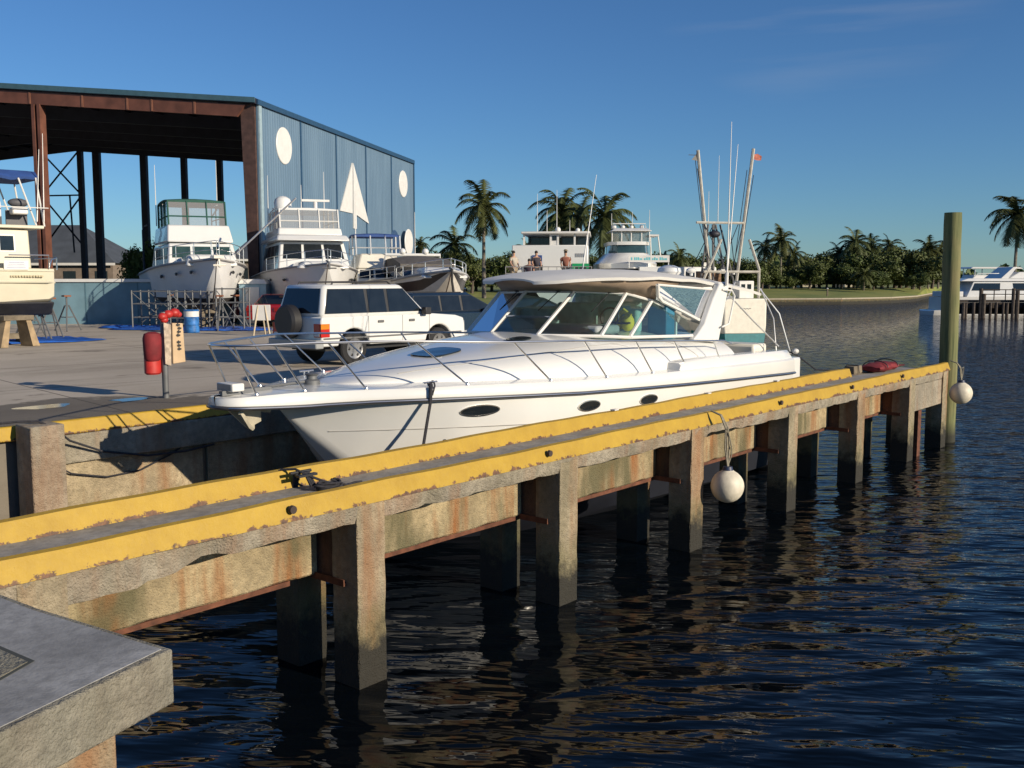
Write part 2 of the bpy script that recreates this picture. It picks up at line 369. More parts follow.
def tag(o, label=None, cat=None, group=None, kind=None):
    if label: o['label'] = label
    if cat: o['category'] = cat
    if group: o['group'] = group
    if kind: o['kind'] = kind
    return o
def thing(name, label, cat, loc=(0, 0, 0), rz=0, group=None):
    o = bpy.data.objects.new(name, None); C.objects.link(o); o.location = loc; o.rotation_euler = (0, 0, rz); o.empty_display_size = .2
    return tag(o, label, cat, group)
def copy_tree(o, parent=None):
    c = o.copy(); C.objects.link(c); c.parent = parent
    for ch in list(o.children): copy_tree(ch, c)
    return c
def lerp(xs, ys, x):
    if x <= xs[0]: return ys[0]
    for i in range(len(xs) - 1):
        if x <= xs[i + 1]:
            t = (x - xs[i]) / (xs[i + 1] - xs[i]); return ys[i] + (ys[i + 1] - ys[i]) * t
    return ys[-1]
def sheet(name, poly, z, mat, kind='structure'):
    me = bpy.data.meshes.new(name); me.from_pydata([(x, y, z) for x, y in poly], [], [tuple(range(len(poly)))])
    bm = bmesh.new(); bm.from_mesh(me); bmesh.ops.recalc_face_normals(bm, faces=bm.faces)
    for f in bm.faces:
        if f.normal.z < 0: f.normal_flip()
    bmesh.ops.triangulate(bm, faces=bm.faces); bm.to_mesh(me); bm.free()
    me.materials.append(mat); o = bpy.data.objects.new(name, me); C.objects.link(o); o['kind'] = kind
    return o
# ---------------------------------------------------------------- the setting: water and land
sheet('water', [(-1500, -1500), (2500, -1500), (2500, 2500), (-1500, 2500)], 0, MATS['water'])
F2 = lambda px, d: far(px, d)[:2]
# boatyard paving (solid block with the slip wall as its face)
yard_edge = [(-3.0, 13.12), (23.6, 13.12), (24.2, 20.0), F2(455, 70), F2(440, 95)]
yard_back = [F2(-1400, 95), (-60, 13.12)]
m = MB(); poly = yard_edge + yard_back
m.prism([(x, y, -1.0) for x, y in poly], (0, 0, 2.75))
y_o = m.build('yard_ground', MATS['yard'], smooth=False); tag(y_o, kind='structure')
# far bank with its low retaining wall
shore = [F2(440, 95.2), F2(470, 104), F2(600, 122), F2(700, 135), F2(765, 147), F2(840, 150), F2(890, 158), F2(915, 172), F2(928, 200), F2(1000, 330), F2(1500, 420)]
back = [F2(2200, 900), F2(500, 1500), F2(-3500, 700), F2(-1400, 95.2)]
inner = [F2(360, 125), F2(480, 136), F2(600, 150), F2(700, 163), F2(765, 174), F2(840, 178), F2(895, 184), F2(925, 200), F2(945, 235), F2(1000, 360), F2(1500, 450)]
gv = [(x, y, .93) for x, y in shore] + [(x, y, 2.1) for x, y in inner] + [(x, y, 2.1) for x, y in back]; ns = len(shore)
gf = [(i, i + 1, ns + i + 1, ns + i) for i in range(ns - 1)] + [tuple(range(ns, 2 * ns)) + tuple(2 * ns + k for k in range(len(back)))] + [(0, ns, 2 * ns + len(back) - 1)]
gm = MB(); gm.add(gv, gf); gr = gm.build('grass_bank', MATS['grass'], smooth=False); gr['kind'] = 'structure'
cap_m = MB()
for i in range(len(shore) - 1):
    a, b = Vector((*shore[i], 0)), Vector((*shore[i + 1], 0)); d = (b - a).normalized(); n = Vector((-d.y, d.x, 0))
    p = [a - n * .1, b - n * .1, b + n * .35, a + n * .35]
    cap_m.hexa([(q.x, q.y, .78) for q in p] + [(q.x, q.y, .98) for q in p])
wl = MB()
for i in range(len(shore) - 1):
    a, b = Vector((*shore[i], 0)), Vector((*shore[i + 1], 0)); d = (b - a).normalized(); n = Vector((-d.y, d.x, 0))
    p = [a, b, b + n * .3, a + n * .3]
    wl.hexa([(q.x, q.y, -1) for q in p] + [(q.x, q.y, .775) for q in p])
bw = thing('bank_retaining_wall', 'low concrete retaining wall along the grassy far bank', 'retaining wall', (0, 0, 0))
cap_m.build('coping', pbr('pale_coping', (.33, .29, .22), .9, var=.15), bw, False); wl.build('wall_face', MATS['dark_conc'], bw, False)
for i, (px, d, rx, ry) in enumerate([(62, 14.8, .42, .30), (128, 15.0, .30, .26)]):
    c = Vector((7.55, 16.15, 0)) if i == 0 else Vector((8.95, 16.0, 0))
    pl = [(c.x + rx * math.cos(a) * (1 + .25 * math.sin(3 * a + i)), c.y + ry * math.sin(a) * (1 + .2 * math.cos(2 * a))) for a in [2 * PI * k / 24 for k in range(24)]]
    sheet('puddle', pl, YARD_Z + .004, pbr('puddle_water', (.03, .03, .03), .12, var=.1))

# ---------------------------------------------------------------- slip wall with yellow kerb
sw = thing('slip_wall', 'long stained concrete slip wall with a yellow kerb on the yard edge', 'dock wall', (0, 13.1, 0))
o = Vector((0, -13.1, 0))
def bt(name, mat, mb, par, base=None, **k):
    b_ = base or par.location
    mb.v = [(x - b_[0], y - b_[1], z - b_[2]) for x, y, z in mb.v]
    return mb.build(name, mat, par, **k)
m = MB()
for x0, x1 in [(-3, 5.45), (6.2, 23.6)]: m.box(x0, x1, 12.98, 13.12, 1.36, 1.748)
bt('cap', MATS['slab_conc'], m, sw, bevel=.015)
m = MB(); m.prism([(-3, 12.99, 1.752), (-3, 13.32, 1.752), (-3, 13.28, 1.92), (-3, 13.06, 1.94)], (26.6, 0, 0)); bt('kerb', MATS['yellow'], m, sw, bevel=.02)
for x0, x1 in [(-3, 5.3), (6.3, 8.45), (8.53, 12.6), (12.68, 17.2), (17.28, 23.6)]:
    m = MB(); m.box(x0, x1, 13.06, 13.119, -.9, 1.36); bt('wall_panel', MATS['wall_conc'], m, sw)
m = MB(); m.box(23.6, 23.66, 13.1, 13.5, -.9, 1.75); bt('end_panel', MATS['wall_conc'], m, sw)
m = MB(); m.box(5.68, 6.12, 12.55, 12.98, -1, 1.97)
wp = bt('concrete_pile', MATS['slab_conc'], m, thing('slip_pile', 'square pale concrete pile standing against the slip wall at the left', 'pile', (5.9, 12.8, 0)), bevel=.02)

# ---------------------------------------------------------------- the travel-lift pier
pier = thing('concrete_pier', 'long narrow concrete pier with two yellow kerbs on square piles', 'pier', (0, 6.8, 0))
XE = 23.85
def jag(x, s): return .018 * math.sin(x * 7.3 + s) + .012 * math.sin(x * 17.1 + s * 2)
# slab with a chipped outer edge
m = MB(); rr = []; x = -3.0; rnd = random.Random(3)
while x <= XE + .01:
    e = max(0, jag(x, 1.0)) + rnd.uniform(0, .012) + (.05 if 3.9 < x < 4.6 else 0) + (.05 if 12.6 < x < 13.6 else 0)
    b0 = 1.58 + .5 * e - .09 * max(0, min(1, (4.5 - x) / .35)) * (1 if x > 2 else 0)
    rr.append([(x, 6.83 + e, 1.748), (x, 8.09, 1.748), (x, 8.09, 1.60), (x, 6.86 + e * .8, b0), (x, 6.835 + e * 1.2, b0 + .07)])
    x += .12
m.rings(rr); bt('deck_slab', MATS['slab_conc'], m, pier, angle=25)
m = MB(); m.box(-3, XE - .02, 6.97, 7.95, 1.75, 1.756); bt('deck_surface', MATS['deck_conc'], m, pier)
m = MB(); m.box(20.9, XE - .02, 7.951, 8.09, 1.75, 1.756); m.box(20.95, XE - .05, 8.095, 8.6, 1.6, 1.756); bt('deck_end', MATS['slab_conc'], m, pier)
for y0, y1, xe, ch in [(6.80, 6.99, XE, 0), (7.92, 8.12, 20.8, 1)]:
    m = MB(); rr = []; x = -3.0
    while x <= xe + .001:
        t = .012 * math.sin(x * 1.3 + ch) + .006 * math.sin(x * 5.1)
        e = max(0, .02 * math.sin(x * 9 + ch) * math.sin(x * 2.3))
        rr.append([(x, y0 - e * .4, 1.757), (x, y0 + .035, 1.86), (x, y0 + .06, 1.928 + t * .5), (x, y1 - .065, 1.935 + t * .5), (x, y1 - .02, 1.86), (x, y1 + .005, 1.757)])
        x += .1
    m.rings(rr); bt('kerb', MATS['yellow'], m, pier, angle=18)
PX = [-2.82, .24, 3.30, 6.36, 9.46, 12.50, 15.66, 18.68, 21.55, 23.80]
for i, xr in enumerate(PX):
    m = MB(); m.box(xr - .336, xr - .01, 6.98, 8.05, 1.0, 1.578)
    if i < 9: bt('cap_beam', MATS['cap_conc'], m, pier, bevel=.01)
    m = MB(); m.box(xr - .372, xr - .02, 7.0, 8.05, .965, .997); m.box(xr - .385, xr - .372, 7.0, 8.05, .965, 1.03)
    if i < 9: bt('ledge_angle', RUSTY, m, pier)
    for y0 in (6.84, 7.72):
        m = MB(); rr = []; z = -1.2; rnd = random.Random(i * 7 + int(y0))
        tz = 1.744 if y0 < 7 else .99
        hh = [(-1.2), -.2] + [k * .12 for k in range(0, 14) if k * .12 < tz - .04] + [tz]
        for z in hh:
            c_ = [rnd.uniform(.0, .018) if rnd.random() < .5 else .004 for _ in range(4)]
            a, b, c2, d = xr - .35, xr, y0, y0 + .36
            rr.append([(a + c_[0], c2, z), (b - c_[1], c2, z), (b, c2 + c_[1], z), (b, d - c_[2], z), (b - c_[2], d, z), (a + c_[3], d, z), (a, d - c_[3], z), (a, c2 + c_[0], z)])
        m.rings(rr)
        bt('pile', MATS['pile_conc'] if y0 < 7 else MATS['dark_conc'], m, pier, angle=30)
for i in range(len(PX) - 2):
    x0, x1 = PX[i] + .003, PX[i + 1] - .353
    m = MB(); rr = []; x = x0; n = 14
    for k in range(n + 1):
        x = x0 + (x1 - x0) * k / n; e = .012 * math.sin(x * 6) + .01 * math.sin(x * 15)
        rr.append([(x, 7.42, 1.575), (x, 7.62, 1.575), (x, 7.62, 1.0), (x, 7.44, 1.0 + max(0, e)), (x, 7.42, 1.02 + max(0, e))])
    m.rings(rr); bt('support_beam', MATS['beam_conc'], m, pier, angle=25)
    m = MB(); m.box(x0, x1 - (.3 if i == 2 else 0), 7.45, 7.60, .95, .998); bt('rusty_flange', RUSTY, m, pier)
m = MB(); m.box(21.56, 23.44, 6.87, 6.99, 1.02, 1.575); bt('end_panel', MATS['slab_conc'], m, pier, bevel=.01)
m = MB(); m.box(22.0, 22.2, 6.9, 7.1, -1, 1.0); bt('steel_post', RUSTY, m, pier)
for x_, yk in [(5.25, 6.80), (8.85, 6.80), (14.9, 6.80), (17.9, 6.80), (20.6, 6.80)]:
    m = MB(); m.lathe((x_, yk - .012, 1.86), [(.001, -.012), (.035, -.012), (.038, .02)], 12, 'y'); bt('bolt_plate', pbr('dark_iron', (.05, .035, .03), .8, var=.3), m, pier)
for x_ in (11.95, 14.7, 17.3):
    m = MB(); m.box(x_ - .05, x_ + .05, 7.96, 8.04, 1.936, 1.952); bt('marker_plate', WHT, m, pier)

# foreground dock corner
dk = thing('dock_corner', 'grey concrete dock corner with a recessed panel in the near foreground', 'dock', (0, 4, 0))
def dpoly(z): return [(2.545, 4.22, z), (2.18, 6.55, z), (-3, 6.55, z), (-3, .6, z), (-1.2, .9, z)]
dt = 2.055
m = MB()
top = [(2.545, 4.22), (2.28, 6.76), (-3.2, 6.76), (-3.2, 4.9), (.9, 3.86), (1.66, 4.06 - .17)]
# outline measured on the dock top
top = [(2.53, 4.215), (2.40, 5.30), (2.32, 6.72), (-3.2, 6.72), (-3.2, 3.2), (.6, 3.62)]
m.prism([(x, y, dt - .27) for x, y in top], (0, 0, .27)); bt('dock_slab', MATS['dock_conc'], m, dk, bevel=.012)
m = MB(); ins = [(2.49, 4.25), (2.36, 5.30), (2.285, 6.70), (-3.17, 6.70), (-3.17, 3.24), (.6, 3.66)]
m.prism([(x, y, dt - .001) for x, y in ins], (0, 0, .004)); bt('top_surface', MATS['dock_top'], m, dk)
m = MB(); m.prism([(x, y, dt + .004) for x, y in [(2.03, 4.56), (1.985, 5.3), (.6, 5.2), (.9, 3.94)]], (0, 0, .002)); bt('panel_joint', pbr('joint_dark', (.05, .055, .05), .9), m, dk)
m = MB(); m.prism([(x, y, dt + .0065) for x, y in [(2.0, 4.565), (1.96, 5.26), (.62, 5.16), (.92, 3.98)]], (0, 0, .004)); bt('inset_panel', MATS['dock_conc'], m, dk)
m = MB(); m.box(1.95, 2.3, 4.35, 4.7, -1, dt - .27); bt('pile', MATS['pile_conc'], m, dk, bevel=.015)
m = MB(); m.box(1.72, 1.93, 4.2, 4.5, -1, dt - .272); bt('wooden_post', pbr('dock_post_wood', (.30, .20, .12), .85, var=.3, scale=8), m, dk)
m = MB(); m.tube([(2.36, 4.18, dt - .25), (2.37, 4.155, dt - .3), (2.345, 4.16, dt - .33), (2.32, 4.18, dt - .30)], .007, 6); bt('hook', BLK, m, dk)

# leaning timber piling at the pier head
m = MB(); rr = []
for k in range(24):
    z = -1 + 6.33 * k / 23; r_ = .205 - .0025 * z + .004 * math.sin(k * 2.1)
    cx = 24.55 - .04 * z; rr.append([(cx + r_ * math.cos(a) , 7.05 + r_ * math.sin(a), z) for a in [2 * PI * j / 20 for j in range(20)]])
m.rings(rr)
mt, nt, b = nodes('treated_timber'); N, L = nt.nodes, nt.links
geo = N.new('ShaderNodeNewGeometry'); sp = N.new('ShaderNodeSeparateXYZ'); L.new(geo.outputs['Position'], sp.inputs[0])
g = noise(N, L, mapping(N, L, geo.outputs['Position'], (14, 14, .5)), 1, 6, .6)
g2 = noise(N, L, geo.outputs['Position'], 1.2, 5)
c = mixc(N, L, mrange(N, L, g.outputs['Fac'], .35, .7), (.08, .095, .035), (.21, .215, .09))
c = mixc(N, L, mrange(N, L, g2.outputs['Fac'], .45, .7, 0, .5), c, (.22, .17, .08))
c = mixc(N, L, mrange(N, L, sp.outputs[2], .5, .15, 0, .95), c, (.02, .02, .015))
L.new(c, b.inputs['Base Color']); b.inputs['Roughness'].default_value = .85
bp = N.new('ShaderNodeBump'); bp.inputs['Strength'].default_value = .6; bp.inputs['Distance'].default_value = .02
L.new(g.outputs['Fac'], bp.inputs['Height']); L.new(bp.outputs[0], b.inputs['Normal'])
tp = thing('timber_piling', 'tall round greenish timber piling at the outer end of the pier', 'piling', (24.5, 7.05, 0))
bt('pole', mt, m, tp)

# round fenders on ropes
def fender(x, y, z, r, label, top):
    t = thing('fender_buoy', label, 'fender', (x, y, z), group='round white fenders hung on the pier')
    m = MB(); m.lathe((0, 0, 0), [(.01, -r * 1.02)] + [(r * math.sin(a) * (1 if a < 2.2 else 1), -r * math.cos(a)) for a in [PI * k / 14 for k in range(1, 13)]] + [(r * .3, r * 1.0), (r * .2, r * 1.14), (.01, r * 1.16)], 24)
    m.build('ball', BUOY, t)
    m = MB(); m.lathe((0, 0, 0), [(r * .33, r * .97), (r * .27, r * 1.2), (.01, r * 1.22)], 16); m.build('eye', pbr('navy_plastic', (.02, .03, .07), .5), t)
    m = MB(); tz = top - z
    for dx in (-.03, .04, .0):
        m.tube([(dx * .3, 0, r * 1.18), (dx * 1.8, .02, r + .3 * tz), (dx, .03 - .0, tz * .8), (dx * .4 - .05, .1, tz - .02), (-.06, .25, tz + .03)], .013, 6)
    m.tube([(.0, 0, r * 1.2), (.1, 0, r * 1.8), (.06, -.02, r * 2.4), (-.03, .0, tz * .8)], .009, 6)
    m.build('rope', pbr('grey_rope', (.22, .20, .15), .9, var=.3, scale=30), t)
fender(12.68, 6.56, .90, .235, 'large round white fender hanging on ropes halfway along the pier', 1.93)
fender(24.05, 6.62, 1.22, .25, 'round white fender hanging beside the timber piling', 1.93)

# black mooring line heaped on the inner kerb
rp = thing('mooring_rope', 'black mooring rope heaped over a cleat on the pier inner kerb', 'rope', (6.15, 7.72, 1.76))
m = MB(); m.box(-.14, .14, -.03, .03, .18, .21); m.tube([(-.16, .12, .22), (.16, .12, .22)], .022, 8); m.tube([(-.06, .12, .17), (-.06, .12, .22)], .02, 6); m.tube([(.06, .12, .17), (.06, .12, .22)], .02, 6); m.build('cleat', BLK, rp)
m = MB(); rnd = random.Random(4); pts = [(-.25, .5, .1), (-.12, .32, .24), (-.05, .15, .26), (.0, .02, .2)]
for k in range(130):
    a = k * .3; pts.append((.18 + (.13 + .05 * math.sin(k * .11)) * math.cos(a) + .04 * math.sin(k * .05), -.17 + (.08 + .02 * math.sin(k * .17)) * math.sin(a), .02 + .0006 * k + .015 * math.sin(k * .7)))
pts += [(.45, -.2, .015), (.62, -.15, .015), (.72, -.18, .015)]
m.tube(pts, .017, 7)
for k in range(3): m.tube([(-.02 + .03 * k, .24, .0), (-.02 + .03 * k, .2, .2), (.0 + .03 * k, .04, .22), (.02 + .03 * k, -.05, .05)], .018, 6)
m.build('line', ROPE, rp)
rp.scale = (.8, .85, .75)
# heap at the pier end
rb = thing('red_bundle', 'dark red folded canvas bundle lying at the end of the pier', 'bundle', (22.6, 7.95, 1.76))
m = MB(); rr = []
for k in range(13):
    t = k / 12; x = -.75 + 1.5 * t; h = .19 * (math.sin(PI * min(1, t * 1.05 + .03)) ** .4) + .02 * math.sin(k * 2.2); w = .26 + .03 * math.sin(k * 1.7)
    rr.append([(x, w * math.cos(a), max(0, .10 + (h) * .6 * math.sin(a) + .012 * math.sin(5 * a + k))) for a in [2 * PI * j / 14 for j in range(14)]])
m.rings(rr); m.build('canvas_roll', DRED, rb); m = MB()
for x in (-.35, .3): m.tube([(x, .28 * math.cos(a), .11 + .14 * math.sin(a)) for a in [PI * j / 8 for j in range(9)]], .012, 6)
m.build('strap', BLK, rb)
wb = thing('timber_block', 'weathered grey timber block beside the red bundle on the pier end', 'block', (21.55, 8.2, 1.76))
m = MB(); m.tbox((-.2, .28, -.12, .12), 0, (-.18, .27, -.11, .11), .17); m.build('block_body', WOODG, wb, bevel=.015)
m = MB(); m.tube([(.0, -.15, .02), (.0, -.13, .18), (.0, .13, .18), (.0, .15, .02)], .012, 6); m.build('lashing', ROPE, wb)
# ropes on the slip wall
lr = thing('slack_rope', 'black rope sagging from the slip wall pile along the wall', 'rope', (5.9, 12.6, 1.9))
m = MB(); m.tube([(-.95, .42, .05), (-.6, .4, .10), (-.2, .3, .11), (.0, .2, .1), (.12, .05, .02), (.4, .2, -.2), (.9, .3, -.42), (1.6, .36, -.58), (2.2, .38, -.60), (2.7, .38, -.56)], .016, 6)
m.tube([(.1, .36, -.42), (.5, .4, -.68), (1.0, .4, -.80), (1.5, .4, -.78), (2.0, .42, -.62), (2.35, .42, -.45)], .012, 6); m.build('line', ROPE, lr)
bl = thing('mooring_bollard', 'low black iron mooring bollard on the slip wall at the left edge', 'bollard', (5.05, 13.35, 1.75))
m = MB(); m.lathe((0, 0, 0), [(.16, 0), (.16, .03), (.08, .05), (.075, .2), (.13, .23), (.13, .27), (.01, .29)], 16); m.build('post', BLK, bl)
m = MB(); m.tube([(-.2, 0, .22), (.2, 0, .22)], .035, 8); m.build('cross_bar', BLK, bl)

# post with red hose bag and tan covers
ps = thing('service_post', 'steel post by the slip with a red bag, red cap and tan covers', 'post', (9.5, 15.75, YARD_Z))
m = MB(); m.tube([(0, 0, 0), (0, 0, 1.5)], .055, 12); m.build('pole', GALV, ps)
m = MB()
rr = [[(.34 * u - .03 - .30, .0 + .12 * v - .02, z) for u, v in [(-.6, -.7), (0, -1), (.6, -.7), (.75, 0), (.6, .7), (0, 1), (-.6, .7), (-.75, 0)]] for z in (.42, .5)]
def bag(cx, cy, w, d, zs, mat, name):
    m = MB(); m.rings([[(cx + w * q * math.cos(a) , cy + d * q * math.sin(a), z) for a in [2 * PI * k / 14 for k in range(14)]] for z, q in zs]); return m.build(name, mat, ps)
bag(-.17, .10, .15, .12, [(.42, .8), (.45, 1), (.8, 1), (1.02, .95), (1.1, .8), (1.13, .4)], RED, 'red_bag')
m = MB(); m.rings([[(-.19 + .165 * q * math.cos(a), .06 + .14 * q * math.sin(a), z) for a in [2 * PI * k / 14 for k in range(14)]] for z, q in [(.66, .7), (.7, .9), (.85, .96), (1.05, 1.0), (1.13, .85), (1.16, .4)]]); m.build('bag_flap', DRED, ps)
m = MB(); m.prism([(-.04, -.07, .60), (.06, -.085, .57), (.08, -.09, 1.28), (-.05, -.07, 1.32)], (0, -.02, 0)); m.build('cover', pbr('pale_cover', (.42, .34, .26), .85, var=.35, scale=14), ps)
m = MB(); m.prism([(.07, -.09, .60), (.31, -.10, .62), (.28, -.10, 1.30), (.08, -.09, 1.31)], (0, -.06, 0)); cvr = m.build('cover', TAN, ps, bevel=.01)
m = MB(); rnd = random.Random(9)
for k in range(8):
    z = .84 + .06 * k; xx = .16 + .015 * rnd.uniform(-1, 1)
    if k == 3: continue
    m.box(xx, xx + .07, -.169, -.161, z, z + .03)
    m.box(xx + .02, xx + .04, -.168, -.1605, z - .01, z + .045)
m.build('black_lettering', BLK, cvr, smooth=False)
m = MB()
for dx, z_, r_ in [(-.03, 1.42, .085), (.08, 1.46, .09), (.2, 1.48, .1), (.27, 1.45, .07), (.0, 1.36, .07)]: m.ball((dx, -.03, z_), r_, 12, 8, (1, .9, .8))
m.build('red_cap', RED, ps)

# ---------------------------------------------------------------- main motor yacht (bow towards -X)
YC = 10.65
mb_ = thing('motor_yacht', 'large white express cruiser with canvas top moored in the slip behind the pier', 'boat', (12, YC, 0))
def bb(name, mat, mb, par=None, **k):
    if par is None or par == mb_: return bt(name, mat, mb, mb_, base=(12, YC, 0), **k)
    mb.v = [(x - 12, y - YC, z) for x, y, z in mb.v]; return mb.build(name, mat, par, **k)
XS = [7.98, 8.15, 8.4, 8.8, 9.3, 10, 11, 12, 13.5, 15, 17, 19, 19.5]
HB = [.02, .22, .48, .84, 1.2, 1.55, 1.86, 2.02, 2.10, 2.12, 2.10, 2.04, 2.0]
RZ = [2.20, 2.205, 2.21, 2.22, 2.22, 2.21, 2.18, 2.14, 2.09, 2.04, 1.98, 1.92, 1.90]
DX = [7.08, 7.13, 7.25, 7.5, 7.9, 8.3, 8.8, 9.3, 10, 11, 12, 13.5, 15, 17, 19, 19.5]
DB = [.02, .20, .30, .38, .48, .66, .96, 1.27, 1.60, 1.90, 2.06, 2.14, 2.16, 2.14, 2.08, 2.02]
def hb(x): return lerp(XS, HB, x)
def rz(x): return lerp([7.08, 8] + XS[1:], [2.24, 2.20] + RZ[1:], x)
def db(x): return lerp(DX, DB, x)
def dz(x): return lerp([7.08, 8, 10, 11, 12.6, 15.3, 19.5], [2.36, 2.38, 2.38, 2.36, 2.31, 2.27, 2.20], x)
def kz(x): return max(-.75, 2.2 - (x - 7.98) * 1.06) if x < 10.9 else max(-.75, -.75)
def section(x):
    b, z, k = hb(x), rz(x) - .01, kz(x)
    f = min(1, max(0, (x - 7.98) / 3.6)); bc = b * (.10 + .82 * f ** .8); zc = max(k + .02, lerp([7.98, 9, 10, 11.5, 14, 19.5], [2.19, 1.25, .75, .42, .2, .05], x)); zc = min(zc, z - .005)
    pts = []
    for t in [0, .12, .25, .4, .55, .7, .85, 1]:
        w = b + (bc - b) * (t ** (.75 + .5 * f)); pts.append((w, z + (zc - z) * t))
    pts.append((bc * .5, (zc * .45 + k * .55))); pts.append((0, k)); return pts
hx = sorted(set([7.98 + i * .11 for i in range(36)] + [12 + .5 * i for i in range(16)]))
m = MB(); rr = []
for x in hx:
    s_ = section(x); rr.append([(x, YC - w, z) for w, z in s_] + [(x, YC + w, z) for w, z in reversed(s_[:-1])])
def cut(s_, zc, upper):
    out = []
    for i, (w, z) in enumerate(s_):
        if i:
            w0, z0 = s_[i - 1]
            if (z0 - zc) * (z - zc) < 0: t = (z0 - zc) / (z0 - z); out.append((w0 + (w - w0) * t, zc))
        if (z >= zc) == upper: out.append((w, z))
    return out
def resample(p, n):
    if len(p) == 1: p = p * 2
    d = [0]
    for a, b in zip(p, p[1:]): d.append(d[-1] + max(1e-6, math.hypot(a[0] - b[0], a[1] - b[1])))
    return [(lerp(d, [q[0] for q in p], d[-1] * k / n), lerp(d, [q[1] for q in p], d[-1] * k / n)) for k in range(n + 1)]
m = MB(); m_lo = MB(); rr = []; rl = []
for x in hx:
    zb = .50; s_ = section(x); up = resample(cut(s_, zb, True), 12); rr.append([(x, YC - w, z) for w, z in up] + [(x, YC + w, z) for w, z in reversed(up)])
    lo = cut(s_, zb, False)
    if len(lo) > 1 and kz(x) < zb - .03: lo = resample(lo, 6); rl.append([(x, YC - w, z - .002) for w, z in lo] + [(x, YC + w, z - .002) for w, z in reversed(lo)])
m.rings(rr); hull = bb('hull', GEL, m, angle=28); m_lo.rings(rl); bb('hull_bottom', pbr('bottom_shade_navy', (.012, .014, .022), .5), m_lo, angle=28)  # bottom paint, carried higher to paint in the pier's shade on the hull
# hull crease line and boot stripe kept on the surface
def hull_y(x, z):
    s_ = section(x)
    for i in range(len(s_) - 1):
        if s_[i][1] >= z >= s_[i + 1][1]:
            t = (s_[i][1] - z) / max(1e-6, s_[i][1] - s_[i + 1][1]); return s_[i][0] + (s_[i + 1][0] - s_[i][0]) * t
    return s_[0][0]
m = MB(); m.tube([(x, YC - hull_y(x, rz(x) - .42) - .008, rz(x) - .42) for x in [8.6 + .3 * i for i in range(36)]], .006, 5); bb('hull_crease', pbr('seam_grey', (.35, .34, .32), .5), m)
# deck cap (gunwale) down to the rub rail
dxs = sorted(set(DX + [7.35, 7.7, 8.1, 8.55, 9.05, 9.6, 10.5, 11.5] + [12 + .5 * i for i in range(15)]))
m = MB(); rr = []
for x in dxs:
    b, z0, z1 = db(x), rz(x) - .005, dz(x)
    q = [(b, z0), (b + .012, z0 + .03), (b - .005, z1 - .03), (b - .035, z1), (max(.0, b - .3), z1 + .012), (0, z1 + .03)]
    rr.append([(x, YC - w, z) for w, z in q] + [(x, YC + w, z) for w, z in reversed(q[:-1])] + [(x, YC + max(0, b - .05), z0 - .0), (x, YC - max(0, b - .05), z0 - .0)])
m.rings(rr); bb('deck', GEL, m, angle=40)
ring = [(x, YC - db(x) - .012, rz(x)) for x in reversed(dxs)] + [(x, YC + db(x) + .012, rz(x)) for x in dxs]
m = MB(); m.tube(ring, .026, 8); rub = bb('rub_rail', pbr('rub_dark', (.05, .05, .055), .35), m)
m = MB(); m.tube([(x, y + (-.02 if y < YC else .02), z) for x, y, z in ring], .013, 6); bb('rail_strip', SS, m, rub)
# raised foredeck and cabin trunk
TX = [8.75, 9.0, 9.3, 9.8, 10.4, 11, 12, 13, 14, 15, 16, 17, 17.4]
TH_ = [.0, .06, .12, .21, .30, .38, .52, .62, .66, .64, .60, .56, .54]
def tw(x): return max(.02, lerp([8.75, 9.0, 9.3, 9.8, 10.4, 11, 12, 14, 17.4], [.12, .42, .62, .9, 1.2, 1.42, 1.68, 1.84, 1.84], x))
def tz(x, y):
    q = min(1, abs(y) / tw(x)); return dz(x) + .012 + lerp(TX, TH_, x) * (1 - q ** 3) ** .5
m = MB(); rr = []
qs = [1, .99, .965, .93, .88, .8, .7, .55, .4, .2, 0]
for x in [8.75 + .15 * i for i in range(58)]:
    w = tw(x); h = [(w * q, tz(x, w * q)) for q in qs]
    rr.append([(x, YC - y, z) for y, z in h] + [(x, YC + y, z) for y, z in reversed(h[:-1])])
m.rings(rr); bb('cabin_trunk', GEL, m, angle=40)
# styling lines
m = MB()
m.tube([(x, YC - tw(x) * .80, tz(x, tw(x) * .80) + .004) for x in [9.6 + .25 * i for i in range(31)]], .006, 5)
for xa in (10.4, 12.0, 13.6, 15.2):
    m.tube([(xa + .75 * t ** .7, YC - tw(xa) * (.80 + .2 * t), tz(xa + .75 * t ** .7, tw(xa + .7 * t) * min(.999, .80 + .2 * t)) + .004) for t in [i / 8 for i in range(9)]], .005, 5)
bb('styling_line', pbr('seam_grey', (.35, .34, .32), .5), m)
# deck hatches (smoked)
def hatch(x, y, l, w, nm='deck_hatch'):
    m = MB(); pts = []
    for k in range(20):
        a = 2 * PI * k / 20; ca, sa = math.cos(a), math.sin(a)
        px_ = x + l * math.copysign(abs(ca) ** .6, ca); py_ = y + w * math.copysign(abs(sa) ** .6, sa); pts.append((px_, YC + py_, tz(px_, py_)))
    m.prism([(a, b, c + .004) for a, b, c in pts], (0, 0, .018)); return bb(nm, DGL, m, smooth=False)
hatch(10.75, -.25, .36, .30); hatch(12.25, -.62, .22, .14)
